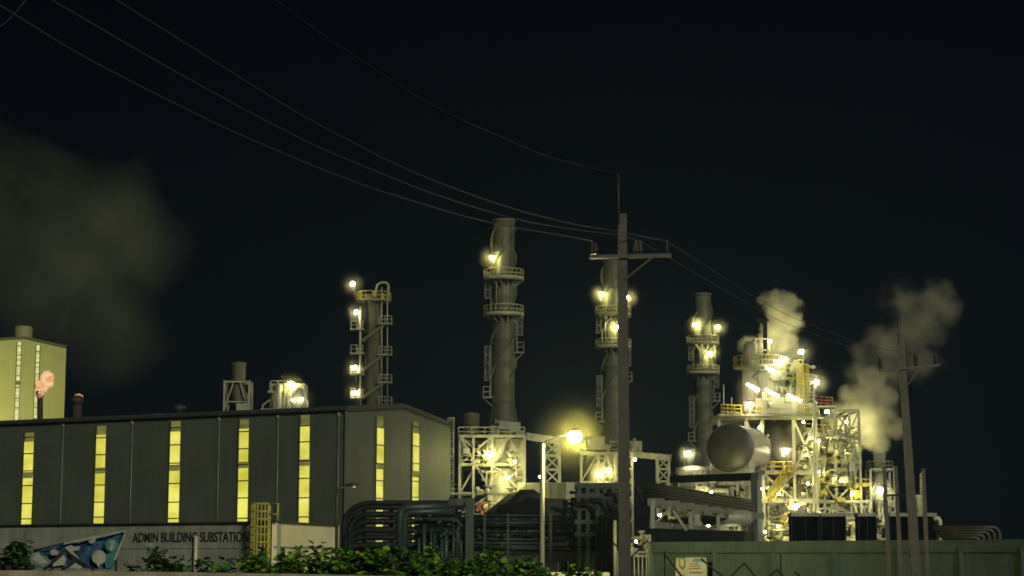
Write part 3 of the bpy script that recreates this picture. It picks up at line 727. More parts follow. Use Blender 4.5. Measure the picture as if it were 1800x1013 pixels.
# tall column on the left of the structure with its ring platform
c = V((X(1331), D0+4, 0)); m = MB(); m.lathe(c, [(.95,Z(735)),(.95,Z(648)),(1.1,Z(645)),(1.1,Z(640)),(.7,Z(600)),(.4,Z(594))], 24); m.build('column', M['casing'], pt)
m = MB(); m.lathe(V((c.x+1.0,c.y,Z(640))), [(.6,-.7),(2.6,-.15),(3.0,-.1),(3.0,.12),(.6,.12)], 28, cap=False); po = m.build('platform', M['pale'], pt)
m = MB(); m.rail([V((c.x+1.0,c.y,Z(640)+.12)) + V((math.cos(2*math.pi*i/18), math.sin(2*math.pi*i/18),0))*2.95 for i in range(19)], 1.1, .07, 3, 1); m.build('railing', M['yellow'], po)
m = MB(); m.path([P(1345,640,D0+3),P(1345,572,D0+3),P(1343.5,566,D0+3),P(1340,563,D0+3),P(1336.5,564.5,D0+3)], [.22,.26,.30,.30,.30], 12); m.build('gooseneck_vent', M['dark'], pt)
m = MB()
for px in (1338, 1349, 1362):
    for d in (2.2, 5): m.bar((X(px),D0+d,Z(640)), (X(px),D0+d,Z(590)), .13)
for y in (592, 612): m.bar((X(1338),D0+2.2,Z(y)), (X(1362),D0+2.2,Z(y)), .12); m.bar((X(1338),D0+5,Z(y)),(X(1362),D0+5,Z(y)),.12)
m.bar((X(1338),D0+2.2,Z(592)),(X(1338),D0+5,Z(592)),.12); m.bar((X(1362),D0+2.2,Z(592)),(X(1362),D0+5,Z(592)),.12); m.bar((X(1349),D0+2.2,Z(636)),(X(1362),D0+2.2,Z(612)),.08); m.bar((X(1338),D0+2.2,Z(612)),(X(1349),D0+2.2,Z(592)),.08)
m.build('pipe_support', M['pale'], pt)
m = MB(); m.lathe(V((X(1362),D0+3.4,Z(700))), [(1.25,0),(1.25,Z(668)-Z(700)),(1.1,Z(655)-Z(700)),(.6,Z(648)-Z(700)),(.1,Z(646)-Z(700))], 24)
m.lathe(V((X(1345),D0+3.4,Z(658))), [(.1,-.3),(.7,-.1),(.75,0),(.75,3.0),(.1,3.3)], 18, (1,-.15,0)); m.build('vessel', M['casing'], pt)
m = MB(); m.bar((X(1385),D0+4,Z(700)), (X(1387),D0+4,Z(640)), .9, .9); m.bar((X(1387),D0+4,Z(640)), (X(1396),D0+4,Z(622)), .9,.9); m.path([P(1397,655,D0+3),P(1394,645,D0+3),P(1398,636,D0+3),P(1404,640,D0+3),P(1404,690,D0+3)], .3, 10); m.build('flue_duct', M['casing'], pt)
m = MB(); m.cage((X(1415),D0+1.5,Z(735)), Z(644)-Z(735), .8, V((-.3,-1,0)), .06); m.cage((X(1424),D0+2.5,Z(735)), Z(650)-Z(735), .6, V((.4,-1,0)), .06); m.build('caged_ladder', M['yellow'], pt)
for rp, rh, rr_, rs, rm in (([P(1268,730,D0+10), P(1268,730,D0), P(1303,732,D0)], 1.25, .07, .8, 2), ([P(1318,731,D0+.6), P(1340,732,D0+.6)], 1.2,.07,.9,1), ([P(1378,676,D0+2.5),P(1395,678,D0+2.5)],1.3,.07,.8,1),
        ([P(1378,655,D0+2.5),P(1392,657,D0+2.5)],1.2,.07,.7,1), ([P(1346,829,D0+.2),P(1392,829,D0+.2)],1.1,.07,.9,1), ([P(1412,735,D0+1),P(1440,738,D0+1)],1.2,.07,.9,1)):
    MB().rail(rp, rh, rr_, rs, rm).build('railing', M['yellow'], pt)
m = MB(); m.rail([P(1434,714,D0+4), P(1464,716,D0+4)], 1.15, .08, .8, 2); m.rail([P(1434,714,D0+4), P(1432,714,D0+7)], 1.1,.08,.8,2); m.build('red_railing', M['red'], pt)
m = MB(); m.box(P(1449,716.5,D0+5), (2.2,3,.2)); m.build('balcony', M['pale'], pt)
m = MB()                                           # yellow stair flights
def flight(m, a, b, w_, n):
    sd = V((0,1,0))*w_
    for q in (V((0,0,0)), sd):
        m.bar(a+q, b+q, .08, .16); m.bar(a+q+V((0,0,1.05)), b+q+V((0,0,1.05)), .08); m.bar(a+q+V((0,0,.55)), b+q+V((0,0,.55)), .06)
        for i in range(n//3+1): z = a.lerp(b, i/(n//3))+q; m.bar(z, z+V((0,0,1.05)), .06)
    for i in range(n): q = a.lerp(b, (i+.5)/n); m.box(q+sd/2, (.20, w_, .04))
flight(m, P(1352,882,D0-1.2), P(1386,832,D0-1.2), 1.1, 17); flight(m, P(1366,950,D0-1.2), P(1392,898,D0-1.2), 1.1, 15); flight(m, P(1358,882,D0+.6), P(1392,832,D0+.6), .8, 17)
m.build('stair_flight', M['yellow'], pt)
m = MB(); m.box(P(1389,830,D0-.6), (1.4,2.4,.12)); m.rail([P(1378,829,D0-1.8),P(1394,829,D0-1.8),P(1394,829,D0)],1.1,.08,.6,1); m.build('stair_landing', M['yellow'], pt)
for args in ((1272,730,676),(1286,731,699)):
    m = MB(); m.tube(P(args[0],args[1],D0+.5), P(args[0],args[2],D0+.5), .08, 6); m.build('vent_mast', M['pale'], pt)
for nme, a in (('upper', (1320,1436,640,735,32,(1.2,4))), ('lower', (1335,1440,832,950,36,(0,5))), ('left', (1326,1352,740,950,12,(0,3)))):
    clutter(pt, 'pale', D0, a[0], a[1], a[2], a[3], a[4], (.06,.18), a[5])
clutter(pt, 'casing', D0+6, 1330, 1520, 850, 950, 20, (.15,.4), (-2,3))
valves(pt, D0, 1322, 1440, 650, 735, 36, 'pale', (1,4)); valves(pt, D0, 1335, 1440, 840, 948, 40, 'casing', (0,4))
for lx, ly, dd, I, r_, cl, bs in ((1353,600,1.2,70,.24,COOL,(1357,640)), (1378,631,1.0,70,.26,COOL,(1381,655)), (1408,618,.8,110,.30,COOL,(1412.5,645)),
        (1317,712,-1.2,170,.42,(1,.78,.50),(1310,731)), (1435,672,-.6,130,.30,COOL,None), (1453,724,1.5,60,.24,COOL,(1458,735)), (1380,793,-2.4,200,.42,(1,.82,.52),(1384,829)), (1399,890,-2.6,240,.42,(1,.82,.50),(1402,920))):
    lamp(pt, P(lx, ly, D0+dd), I*.55, r_*.8, cl, P(bs[0], bs[1], D0+dd+.3) if bs else None)
m = MB(); m.path([P(1430.5,979,D0-.6), P(1430.5,682,D0-.6), P(1433,673,D0-.6)], [.14,.12,.1], 8); m.build('lamp_mast', M['lamp'], pt)
for a, b_, I in (((1313,675),(1334,686),170), ((1347,685),(1369,697),190), ((1385,694),(1408,706),190), ((1347,646),(1366,655),170), ((1362,634),(1374,641),70)):
    tubelight(pt, P(*a, D0+.4), P(*b_, D0+.0), I*.2, .15)
for lx, ly, I in ((1340,860,60),(1424,770,60),(1345,935,70),(1432,905,60),(1335,752,70),(1412,742,60),(1370,868,60),(1420,850,60)): lamp(pt, P(lx,ly,D0-.3), I*.6, .12, WARM)  # small fill lamps added to brighten the bays under the deck
MB().box((X(1388),D0+9.2,Z(782)), (X(1440)-X(1332),.3,Z(740)-Z(828))).build('back_panel', M['casing'], pt)
MB().box((X(1386),D0+8.6,Z(890)), (X(1438)-X(1330),.3,Z(834)-Z(945))).build('back_panel', M['casing'], pt)

# ------------------------------------------------------------------ braced conveyor frame right of it
D1 = 220
cf = thing('braced_frame', G(1470, D1), 'pale braced steel frame with sloping conveyors in front of the thick steam', 'steel frame')
X = lambda px: P(px, 900, D1).x
Z = lambda y: P(1460, y, D1).z
m = MB()
for px in (1409, 1424, 1450, 1471, 1497, 1514):
    for d in (D1, D1+9): m.bar((X(px),d,0), (X(px),d,Z(722 if px > 1460 else 752)), .28)
for y, a, b_ in ((722,1465,1514),(760,1400,1514),(812,1400,1517),(852,1400,1530),(882,1400,1530)):
    for d in (D1, D1+9): m.bar((X(a),d,Z(y)), (X(b_),d,Z(y)+(-.7 if y == 760 else 0)), .23, .36)
    for px in (a+6, 1497, 1514): m.bar((X(px),D1,Z(y)), (X(px),D1+9,Z(y)), .20)
for a, b_, ya, yb in ((1471,1497,724,758),(1514,1497,724,758),(1409,1424,762,810),(1450,1424,762,810),(1497,1514,770,810),(1514,1497,814,850),(1424,1450,814,850),(1450,1471,854,880),(1497,1471,854,880)):
    m.bar((X(a),D1-.02,Z(ya)), (X(b_),D1-.02,Z(yb)), .17); m.bar((X(a),D1+9,Z(ya)), (X(b_),D1+9,Z(yb)), .24)
for a, b_ in ((1424,1400),(1500,1530),(1530,1512)): m.bar((X(a),D1-.3,Z(882)), (X(b_),D1-.3,.1), .3)
m.build('frame', M['pale'], cf)
for (xa,ya,xb,yb) in ((1428,775,1500,812),(1428,790,1500,826)):
    m = MB(); a = P(xa,ya,D1+3); b_ = P(xb,yb,D1+3); m.bar(a, b_, 1.1, .45); m.bar(a+V((0,-.6,.5)), b_+V((0,-.6,.5)), .10); m.bar(a+V((0,-.6,-.4)), b_+V((0,-.6,-.4)), .12)
    for i in range(9): q = a.lerp(b_, i/8)+V((0,-.6,0)); m.bar(q-V((0,0,.4)), q+V((0,0,.5)), .09)
    m.build('conveyor', M['pale2'], cf)
for rp in ([P(1400,812,D1-.4),P(1470,813,D1-.4)], [P(1440,852,D1-.5),P(1530,860,D1-.5)], [P(1400,760,D1-.3),P(1510,768,D1-.3)]): MB().rail(rp, 1.1, .06, 1.1, 1).build('railing', M['yellow'], cf)
for q, pf_ in ((P(1462,812,D1+4), [(1.5,0),(1.5,2.3),(1.2,2.9),(.3,3.2)]), (P(1428,850,D1+3), [(1.1,0),(1.1,2.0),(.8,2.5),(.2,2.6)]), (P(1490,852,D1+4), [(1.0,0),(1.0,2.2),(.3,2.8)])): MB().lathe(q, pf_, 20).build('hopper', M['casing'], cf)
MB().box(P(1418,835,D1+3), (2.2,2,1.6)).build('motor_box', M['casing'], cf)
clutter(cf, 'pale', D1, 1402, 1512, 765, 882, 52, (.06,.2), (1,5))
clutter(cf, 'casing', D1, 1402, 1530, 884, 950, 44, (.1,.35), (0,5))
valves(cf, D1, 1405, 1510, 775, 880, 36, 'casing', (0,5)); valves(cf, D1, 1440, 1528, 845, 880, 26, 'yellow', (-.6,1))
MB().box((X(1462),D1+4.5,Z(851)), (X(1528)-X(1402),8.6,.2)).build('deck', M['pale2'], cf); MB().box((X(1450),D1+4.5,Z(811)), (X(1500)-X(1402),8.6,.2)).build('deck', M['pale2'], cf)
for lx, ly, dd, I, r_ in ((1547,862,-2,170,.42),(1480,792,-1.0,70,.14),(1440,830,-.5,70,.14),(1500,868,-.5,60,.14),(1487,742,1,45,.12)):  # the small bulbs are fill lamps added to brighten the frame
    lamp(cf, P(lx,ly,D1+dd), I*(.7 if r_ > .2 else .4), r_*.85, COOL if r_ > .2 else WARM, P(1536,880,D1+dd) if r_ > .2 else None)
ps = thing('pump_skid', G(1430, 212), 'ground level tangle of pale pipes and pumps behind the dark cabinets', 'pipes')
clutter(ps, 'pale', 212, 1328, 1535, 892, 962, 70, (.06,.2), (-2,2)); valves(ps, 212, 1330, 1530, 900, 960, 40, 'casing', (-2,2))
for i in range(8): x_ = rng.uniform(1335,1525); MB().lathe(P(x_, 952, 211), [(.02,-.2),(.5,-.15),(.55,0),(.55,1.6),(.35,1.8),(.02,1.9)], 16, (rng.choice((-1,1)),.2,0)).build('pump_casing', M['casing'], ps)
for lx, ly in ((1368,925),(1448,905),(1505,925)): lamp(ps, P(lx, ly, 209.5), 45, .12, WARM)
up4 = thing('upper_pipe_bank', G(1455, 218), 'bank of pale pipes threaded through the upper bays of the braced frame', 'pipes')
clutter(up4, 'pale', 218.5, 1402, 1505, 745, 850, 60, (.05,.16), (-.8,1.2)); valves(up4, 218.5, 1404, 1500, 770, 850, 30, 'pale', (-1,1))
for i in range(9): MB().box(P(rng.uniform(1405,1490), rng.uniform(775,848), 222.5), (rng.uniform(.8,2.2),1.2,rng.uniform(.7,1.8))).build('cabinet', M['casing'], up4)
for lx, ly in ((1440,776),(1416,800),(1478,845)): lamp(up4, P(lx, ly, 217), 40, .12, WARM)
D = 224; sk = thing('steam_vent_stack', G(1550, D), 'short wide vent stack under the thick steam plume with a railed ring platform', 'chimney')
b = G(1551, D); Z = lambda y: P(1551, y, D).z
m = MB(); m.lathe(b, [(.72,0),(.72,Z(797)),(.6,Z(797)),(.6,Z(800))], 24, cap=False); m.build('shell', M['casing'], sk)
m = MB(); m.lathe(up(b,Z(828)), [(.7,-.1),(1.6,-.1),(1.6,.1),(.7,.1)], 24, cap=False); m.rail([up(b,Z(828)+.1)+V((math.cos(2*math.pi*i/12),math.sin(2*math.pi*i/12),0))*1.55 for i in range(13)],1.0,.06,2,1); m.build('platform', M['pale2'], sk)
m = MB()
for i in range(4): a_ = math.pi/4+i*math.pi/2; q = b+V((math.cos(a_)*2.0,math.sin(a_)*2.0,0)); m.bar(q, up(q,Z(826)), .26); m.bar(up(q,Z(870)), up(b,Z(828)), .18)
for z in (Z(826), Z(868)):
    for i in range(4): a0 = math.pi/4+i*math.pi/2; a1 = a0+math.pi/2; m.bar(up(b,z)+V((math.cos(a0),math.sin(a0),0))*2, up(b,z)+V((math.cos(a1),math.sin(a1),0))*2, .2)
m.build('frame', M['pale'], sk)
clutter(sk, 'casing', D-2, 1535, 1570, 872, 950, 22, (.1,.3), (-1,1))
D = 222; sk = thing('small_vent_stack', G(1621, D), 'small pale capped vent stack right of the leaning utility pole', 'chimney')
m = MB(); m.lathe(G(1621,D), [(.46,0),(.46,P(1621,876,D).z),(.55,P(1621,874,D).z),(.55,P(1621,870,D).z)], 18); m.lathe(P(1622,869,D), [(.35,0),(.30,2.4),(.2,2.5)], 14); m.build('shell', M['casing'], sk)

# dark cabinets in a row along the right wall
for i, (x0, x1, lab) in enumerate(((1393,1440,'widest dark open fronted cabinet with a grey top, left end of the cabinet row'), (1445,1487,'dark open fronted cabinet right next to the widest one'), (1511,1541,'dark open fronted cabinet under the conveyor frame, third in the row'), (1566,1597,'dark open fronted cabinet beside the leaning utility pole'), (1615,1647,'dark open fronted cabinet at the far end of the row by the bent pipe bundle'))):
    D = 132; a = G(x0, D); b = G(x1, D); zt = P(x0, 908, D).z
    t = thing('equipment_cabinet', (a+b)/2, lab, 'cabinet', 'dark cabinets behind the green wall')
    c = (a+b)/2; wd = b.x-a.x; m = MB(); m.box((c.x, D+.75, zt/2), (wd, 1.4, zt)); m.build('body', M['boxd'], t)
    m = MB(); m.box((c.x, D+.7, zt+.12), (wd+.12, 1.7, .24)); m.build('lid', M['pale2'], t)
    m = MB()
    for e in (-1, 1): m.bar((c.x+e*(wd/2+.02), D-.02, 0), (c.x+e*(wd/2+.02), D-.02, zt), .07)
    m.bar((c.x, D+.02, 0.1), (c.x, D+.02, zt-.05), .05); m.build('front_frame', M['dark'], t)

# ------------------------------------------------------------------ pipe racks
D = 150
pr = thing('pipe_rack', G(700, D), 'stack of dark pipes bending down to the ground in front of the lit gable strip', 'pipe rack')
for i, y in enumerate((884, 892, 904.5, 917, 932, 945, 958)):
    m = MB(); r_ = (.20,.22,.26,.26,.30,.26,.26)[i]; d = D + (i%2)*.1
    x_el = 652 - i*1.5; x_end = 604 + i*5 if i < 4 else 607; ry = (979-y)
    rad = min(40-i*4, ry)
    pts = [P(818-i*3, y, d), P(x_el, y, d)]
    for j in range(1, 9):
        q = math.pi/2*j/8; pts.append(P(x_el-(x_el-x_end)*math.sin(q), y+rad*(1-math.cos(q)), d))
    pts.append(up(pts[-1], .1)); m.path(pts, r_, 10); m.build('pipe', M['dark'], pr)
for i, x in enumerate((640, 688)):
    m = MB(); m.bar(G(x, D+1), P(x, 890, D+1), .35); m.build('post', M['green'], pr)
m = MB(); m.bar(P(610,968,D+1.2), P(812,968,D+1.2), .4, 1.0); m.build('beam', M['green'], pr)

D = 138
pf = thing('pipe_gantry', G(770, D), 'teal steel frame crowded with vertical and bent pipes left of the bright lamp pole', 'pipe rack')
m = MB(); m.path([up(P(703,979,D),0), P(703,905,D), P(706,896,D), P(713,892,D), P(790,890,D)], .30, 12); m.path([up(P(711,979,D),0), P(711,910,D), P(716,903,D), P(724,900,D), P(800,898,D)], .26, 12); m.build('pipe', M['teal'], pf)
m = MB()
for x in (822, 829): m.bar(G(x, D-.5), P(x, 880, D-.5), .22, .3)
m.bar(P(788,883,D), P(835,882,D), .5, .5); m.build('post', M['teal'], pf)
for i in range(7):
    m = MB(); y = 906+i*9; x0 = 735+rng.uniform(-6,14); x1 = rng.uniform(800,820); m.path([P(x0,y,D), P(x1-5,y,D), P(x1-1.5,y+1.3,D), P(x1,y+5,D), up(P(x1,979,D),.1)], rng.uniform(.07,.13), 8); m.build('pipe', M['teal' if i%2 else 'dark'], pf)
for i in range(7):
    m = MB(); x = 738+i*9.5+rng.uniform(-3,3); m.tube(up(P(x,979,D-.6),0), P(x, rng.uniform(915,955), D-.6), rng.uniform(.08,.2), 8); m.build('pipe', M['teal'], pf)
for y in (912, 935, 952):
    m = MB(); m.bar(P(728,y,D+.4), P(826,y,D+.4), .22, .3); m.build('beam', M['green'], pf)
for i in range(9):
    m = MB(); y = 903+i*7.2; m.tube(P(728,y,D+1.2), P(824,y+1,D+1.2), rng.uniform(.06,.15), 8); m.build('pipe', M['dark'], pf)
for i in range(14):
    q = P(rng.uniform(735,815), rng.uniform(905,970), D-.8); m = MB(); m.lathe(q, [(.03,-.16),(.12,-.14),(.12,.14),(.03,.16)], 8, V((1,0,rng.uniform(-1,1)))); m.ring(q+V((0,0,.28)), .12, .02, 10, 4); m.tube(q, q+V((0,0,.28)), .02, 5); m.build('valve', M['teal'], pf)

D = 152
pr = thing('pipe_rack', G(930, D), 'long rack of dark level pipes on teal posts behind the bright lamp pole', 'pipe rack')
for i, (y, r_) in enumerate(((911,.28),(919,.22),(926,.26),(934,.2),(944,.18))):
    m = MB(); m.path([P(824, y, D), P(1012, y+6-i, D+8)], r_, 10); m.build('pipe', M['dark'], pr)
for i, x in enumerate((838, 873, 905, 940, 985)):
    m = MB(); m.bar(G(x, D+1), P(x, 908, D+1), .3); m.build('post', M['teal'], pr)
m = MB(); m.bar(P(826,956,D-.6), P(1075,958,D-.6), .4, .85); m.build('beam', M['teal'], pr)
m = MB(); m.bar(P(826,974,D-.2), P(1075,974,D-.2), .4, 1.2); m.build('low_wall', M['green'], pr)
for i in range(20):
    q = P(rng.uniform(835,1000), rng.uniform(930,952), D-.5); m = MB(); m.lathe(q, [(.03,-.2),(.14,-.17),(.14,.17),(.03,.2)], 8, V((1,0,rng.uniform(-1,1)))); m.ring(q+V((0,0,.3)), .14, .02, 10, 4); m.tube(q, q+V((0,0,.3)), .02, 5); m.build('valve', M['pale'], pr)
for i in range(10):
    m = MB(); y = 914+i*5.6; m.tube(P(826,y,D+4), P(1010,y+3,D+9), rng.uniform(.06,.13), 8); m.build('pipe', M['dark'], pr)
for i in range(6):
    m = MB(); x = 968+i*7; y = rng.uniform(880,900); m.path([P(x,y,D+3), P(x+18,y+2,D+3), P(x+20,y+5,D+3), up(P(x+20,979,D+3),.1)], .14, 8); m.build('pipe', M['dark'], pr)

D = 149
tr_ = thing('thin_pipe_run', G(860, D), 'run of thin level pipes low down between the teal post and the bright lamp pole', 'pipes')
for i in range(14):
    m = MB(); y = 905+i*4.6+rng.uniform(-1,1); m.tube(P(806+rng.uniform(-8,10), y, D+(i%3)*.4), P(1008+rng.uniform(-20,6), y+rng.uniform(0,3), D+2+(i%3)*.4), rng.uniform(.05,.10), 7); m.build('pipe', M['teal' if i%3 == 0 else 'dark'], tr_)
for x in (852, 893, 968): MB().bar(G(x, D-.4), P(x, 903, D-.4), .2).build('post', M['green'], tr_)
D = 146
db = thing('pipe_rack', G(1045, D), 'dark open frame stacked with thin pipes just left of the utility pole', 'pipe rack')
m = MB()
for x in (1018, 1033, 1050, 1064, 1078): m.bar(G(x,D+.5), P(x,850,D+.5), .3)
for y in (853, 872, 893, 918, 940): m.bar(P(1010,y,D+.4), P(1090,y,D+.4), .28, .35)
m.build('frame', M['green'], db)
for i, y in enumerate((858,862,866,877,881,886,890,899,904,910,914,923,928,934,945,950,956,963)):
    m = MB(); d = D+1+(i%3)*.7; m.tube(P(1006+rng.uniform(-4,8),y,d), P(1092,y+rng.uniform(-1,2),d+3), rng.uniform(.07,.17), 8); m.build('pipe', M['dark' if i%4 else 'teal'], db)
m = MB(); m.box(P(1036,865,D+3.5), (1.6,1.4,1.1)); m.build('junction_box', M['dark'], db)
for i in range(8):
    m = MB(); x = rng.uniform(1014,1080); y = rng.uniform(862,930); m.path([P(x,y,D), P(min(1087,x+rng.uniform(8,30)),y,D), P(min(1088,x+32),y+rng.uniform(8,26),D)], rng.uniform(.08,.25), 8); m.build('pipe', M['dark'], db)
for i in range(5):
    m = MB(); x = 1052+i*7; m.tube(up(P(x,979,D-.4),0), P(x, 900+rng.uniform(-10,30), D-.4), .16, 8); m.build('pipe', M['dark'], db)

pr = thing('pipe_rack', G(1200, 140), 'receding rack of dark pipes running from the utility pole to the green steel portal', 'pipe rack')
for i, (ya, yb, r_) in enumerate(((847,880,.11),(852,885,.14),(857,890,.17),(863,895,.15),(868,900,.13),(873,904,.11),(878,909,.13))):
    m = MB(); pts = [P(1118+i*2, ya+10, 134), P(1118+i*2, ya+2, 134), P(1122+i*2, ya, 134.5), P(1322, yb, 178)]; m.path(pts, r_, 10); m.build('pipe', M['dark'], pr)
for i in range(9):                                  # cross beams of the rack
    k = i/8; d = 134+(178-134)*k; x = 1146+(1322-1146)*((1/d-1/134)/(1/178-1/134)); y = 882+(906-882)*((x-1146)/(1322-1146))+1
    m = MB(); m.bar(P(x-4,y,d), P(x+18,y,d+2.0), .35, .55); m.build('beam', M['pale2'], pr)
m = MB(); m.bar(P(1146,885,134), P(1322,912,178), .3, .6); m.build('girder', M['casing'], pr)
for x, d in ((1147,134),(1214,147),(1262,158),(1300,170)):
    m = MB(); y = 886+(x-1146)*.14; m.bar(G(x,d), P(x,y,d), .30); m.build('post', M['pale2'], pr)
for xa, ya, xb, yb, d in ((1178,893,1152,920,139),(1180,893,1207,933,141)):
    m = MB(); m.bar(P(xa,ya,d), P(xb,yb,d), .2); m.build('brace', M['pale2'], pr)
m = MB(); m.bar(P(1148,931,136), P(1250,938,156), .5, 1.1); m.build('lower_girder', M['pale2'], pr)
for i, x in enumerate((1158, 1172, 1187, 1204)):
    m = MB(); q = P(x, 925, 150+i*2); m.box(q, (1.4,1.2,1.5)); m.build('lit_bracket', M['casing'], pr)
m = MB(); m.bar(P(1146,944,133), P(1322,946,170), .4, 1.2); m.build('dark_pipe', M['dark'], pr)
m = MB(); q = P(1238,909,165); m.lathe(q, [(.02,-.3),(.55,-.15),(.7,0),(.7,4.0),(.55,4.2),(.02,4.4)], 20, (1,.15,-.03)); m.build('vessel', M['casing'], pr)
for x in (1285, 1296, 1307, 1318):
    m = MB(); d = 174; m.path([P(x-3,905,d), P(x,912,d), P(x+1,925,d), up(P(x+1,979,d),.1)], .26, 10); m.build('pipe', M['dark'], pr)
lamp(pr, P(1160,906,150), 26, .12, WARM); lamp(pr, P(1282,939,166), 14, .2, COOL); lamp(pr, P(1300,942,166), 14, .2, COOL)
lamp(pr, P(1245,925,170), 40, .12, WARM)

D = 182
pg = thing('steel_portal', G(1325, D), 'dark green steel portal frame below the large drum end', 'steel frame')
m = MB(); m.bar(G(1325,D), P(1325,832,D), .62); m.build('post', M['green'], pg)
m = MB(); m.bar(G(1186,D+10), P(1186,840,D+10), .5); m.build('post', M['green'], pg)
m = MB(); m.bar(P(1180,843,D+9.5), P(1330,838,D+.2), .5, .75); m.build('beam', M['green'], pg)
clutter(pg, 'casing', D+12, 1195, 1318, 848, 880, 34, (.08,.3), (-2,3))
lamp(pg, P(1250,866,D+9), 60, .13, WARM)
clutter(pg, 'casing', D+16, 1150, 1322, 905, 960, 40, (.1,.35), (-2,3))

D = 118
pb = thing('bent_pipe_bundle', G(1700, D), 'bundle of parallel pipes bending down over the far end of the green wall', 'pipes')
for i in range(5):
    m = MB(); y = 927+i*4.6; xe = 1757-i*9; r_ = .13
    pts = [P(1640+i*4,y,D)]
    xe0 = xe-13+i*1.6
    pts.append(P(xe0,y,D))
    for j in range(1,7): q = math.pi/2*j/6; pts.append(P(xe0+(xe-xe0)*math.sin(q), y+(14-i*1.5)*(1-math.cos(q)), D))
    pts.append(up(pts[-1], .1)); m.path(pts, r_, 8); m.build('pipe', M['iron'], pb)
m = MB()
for x in (1660, 1702): m.bar(G(x,D+.4), P(x,926,D+.4), .2)
m.build('post', M['iron'], pb)
t = thing('bent_vent_pipe', G(1649, 126), 'pale pipe with a bent top at the end of the dark cabinets', 'pipe'); m = MB(); m.path([G(1652,126), P(1652,916,126), P(1650,912,126), P(1645,911,126), P(1641,914,126)], .16, 10); m.build('pipe', M['lamp'], t)
m = MB()
for i in range(4): m.lathe(P(1654+i*5, 946, 126), [(.22,0),(.22,.5),(.1,.6)], 10)
m.build('flange', M['yellow'], t)

# ------------------------------------------------------------------ green precast wall and gate
W0 = G(1145, 100); W1 = G(1850, 83)
gw = thing('boundary_wall', W0, 'long green precast concrete wall with recessed panels along the right', 'wall')
nw = V((W1.y-W0.y, -(W1.x-W0.x), 0)).normalized(); nw = nw if nw.y < 0 else -nw
zw = P(1145, 951.5, 100).z
def wallpt(px): return up(onp(px, 979, W0, W1), 0)
seams = [1147, 1258, 1362, 1470, 1583, 1692, 1800, 1850]
for a_, b_ in zip(seams, seams[1:]):
    A = wallpt(a_); B = wallpt(b_); u = (B-A).normalized(); m = MB()
    m.bar(A+u*.16+V((0,0,zw*.38)), B-u*.16+V((0,0,zw*.38)), .12, zw*.76)
    m.build('panel', M['grn'], gw)
    m = MB(); m.bar(A+u*.012+nw*.03+V((0,0,zw*.87)), B-u*.012+nw*.03+V((0,0,zw*.87)), .20, zw*.22); m.build('top_panel', M['grn'], gw)
    m = MB(); m.bar(A+u*.16+nw*.05+V((0,0,zw*.757)), B-u*.16+nw*.05+V((0,0,zw*.757)), .16, .05); m.build('ledge', M['grn'], gw)
for a_ in seams[:-1]:
    A = wallpt(a_)+nw*.06; m = MB(); m.bar(A, up(A, zw*.86), .26, .2); m.build('post', M['grn'], gw)
gt = thing('yard_gate', G(1110, 100), 'pale tubular steel gate between the utility pole and the green wall', 'gate')
m = MB()
for x in (1081, 1142): m.tube(G(x,100), P(x,915 if x < 1100 else 962,100), .10, 8)
for y in (971, 978): m.tube(P(1081,y,100), P(1142,y,100), .07, 8)
for i in range(8): x = 1086+i*7.2; m.tube(G(x,100), P(x,971,100), .04, 6)
m.build('frame', M['pale2'], gt)
tj = thing('pipe_stand', G(1125, 112), 'cluster of pale pipes glimpsed through the gate', 'pipes'); clutter(tj, 'casing', 112, 1108, 1140, 935, 978, 12, (.06,.14), (-.5,.5), .8)
lamp(tj, P(1118,952,109), 14, .07, WARM)

# poster on the wall
pA = onp(1186, 979, W0, W1, .5); pB = onp(1242, 979, W0, W1, .5); pz1 = onp(1200,980,W0,W1,.5).z; pz0 = .3
def poster_piece(name, pts, m_, off, par, th=.012):
    mb = MB(); k = len(pts); q = []
    for x, z in pts:
        p = pA.lerp(pB, x); q.append(V((p.x,p.y,pz0+(pz1-pz0)*z)) + nw*off)
    mb.add(q+[v-nw*th for v in q], [tuple(range(k)), tuple(range(2*k-1,k-1,-1))]+[(i,i+k,(i+1)%k+k,(i+1)%k) for i in range(k)]); return fixn(mb.build(name, m_, par))
pm = mat('poster paper', (.42,.40,.36), .7, 0, .12, 2); pp = mat('poster purple ink', (.30,.10,.30), .7); pe = mat('poster emblem green', (.13,.20,.05), .7); pbk = mat('poster grey ink', (.13,.12,.11), .7); prd = mat('poster red ink', (.45,.10,.08), .7); pbl = mat('poster blue ink', (.13,.28,.34), .7)
po = thing('poster', V((pA.x,pA.y,0)), 'creased pale poster with a green emblem and purple blot fixed before the green wall', 'poster')
poster_piece('sheet', [(0,0),(1,0),(1,.98),(.6,1),(.3,.985),(.05,.97)], pm, 0, po)
poster_piece('emblem', [(.14,.99),(.34,.99),(.33,.60),(.24,.52),(.15,.62)], pe, .02, po); poster_piece('emblem_shield', [(.18,.93),(.30,.93),(.29,.68),(.24,.62),(.19,.68)], pm, .03, po)
poster_piece('print_blot', [(.10,.10),(.30,.06),(.36,.22),(.30,.34),(.14,.30)], pp, .02, po)
poster_piece('header_patch', [(.55,.86),(.97,.80),(.97,.96),(.62,.97)], pbl, .018, po)
for i, (x0, x1, z) in enumerate(((.45,.80,.62),(.45,.82,.54),(.50,.74,.72))): poster_piece('print_line', [(x0,z),(x1,z+.04),(x1,z+.065),(x0,z+.025)], prd if i == 0 else pbk, .02, po)
poster_piece('print_line', [(.60,.22),(.80,.20),(.80,.25),(.60,.27)], prd, .02, po); poster_piece('print_line', [(.48,.40),(.86,.40),(.86,.44),(.48,.44)], pbk, .02, po)
m = MB()
for e in (-.02, 1.02): q = pA.lerp(pB, e); m.tube(up(q,0), up(q,pz1+.05), .035, 6)
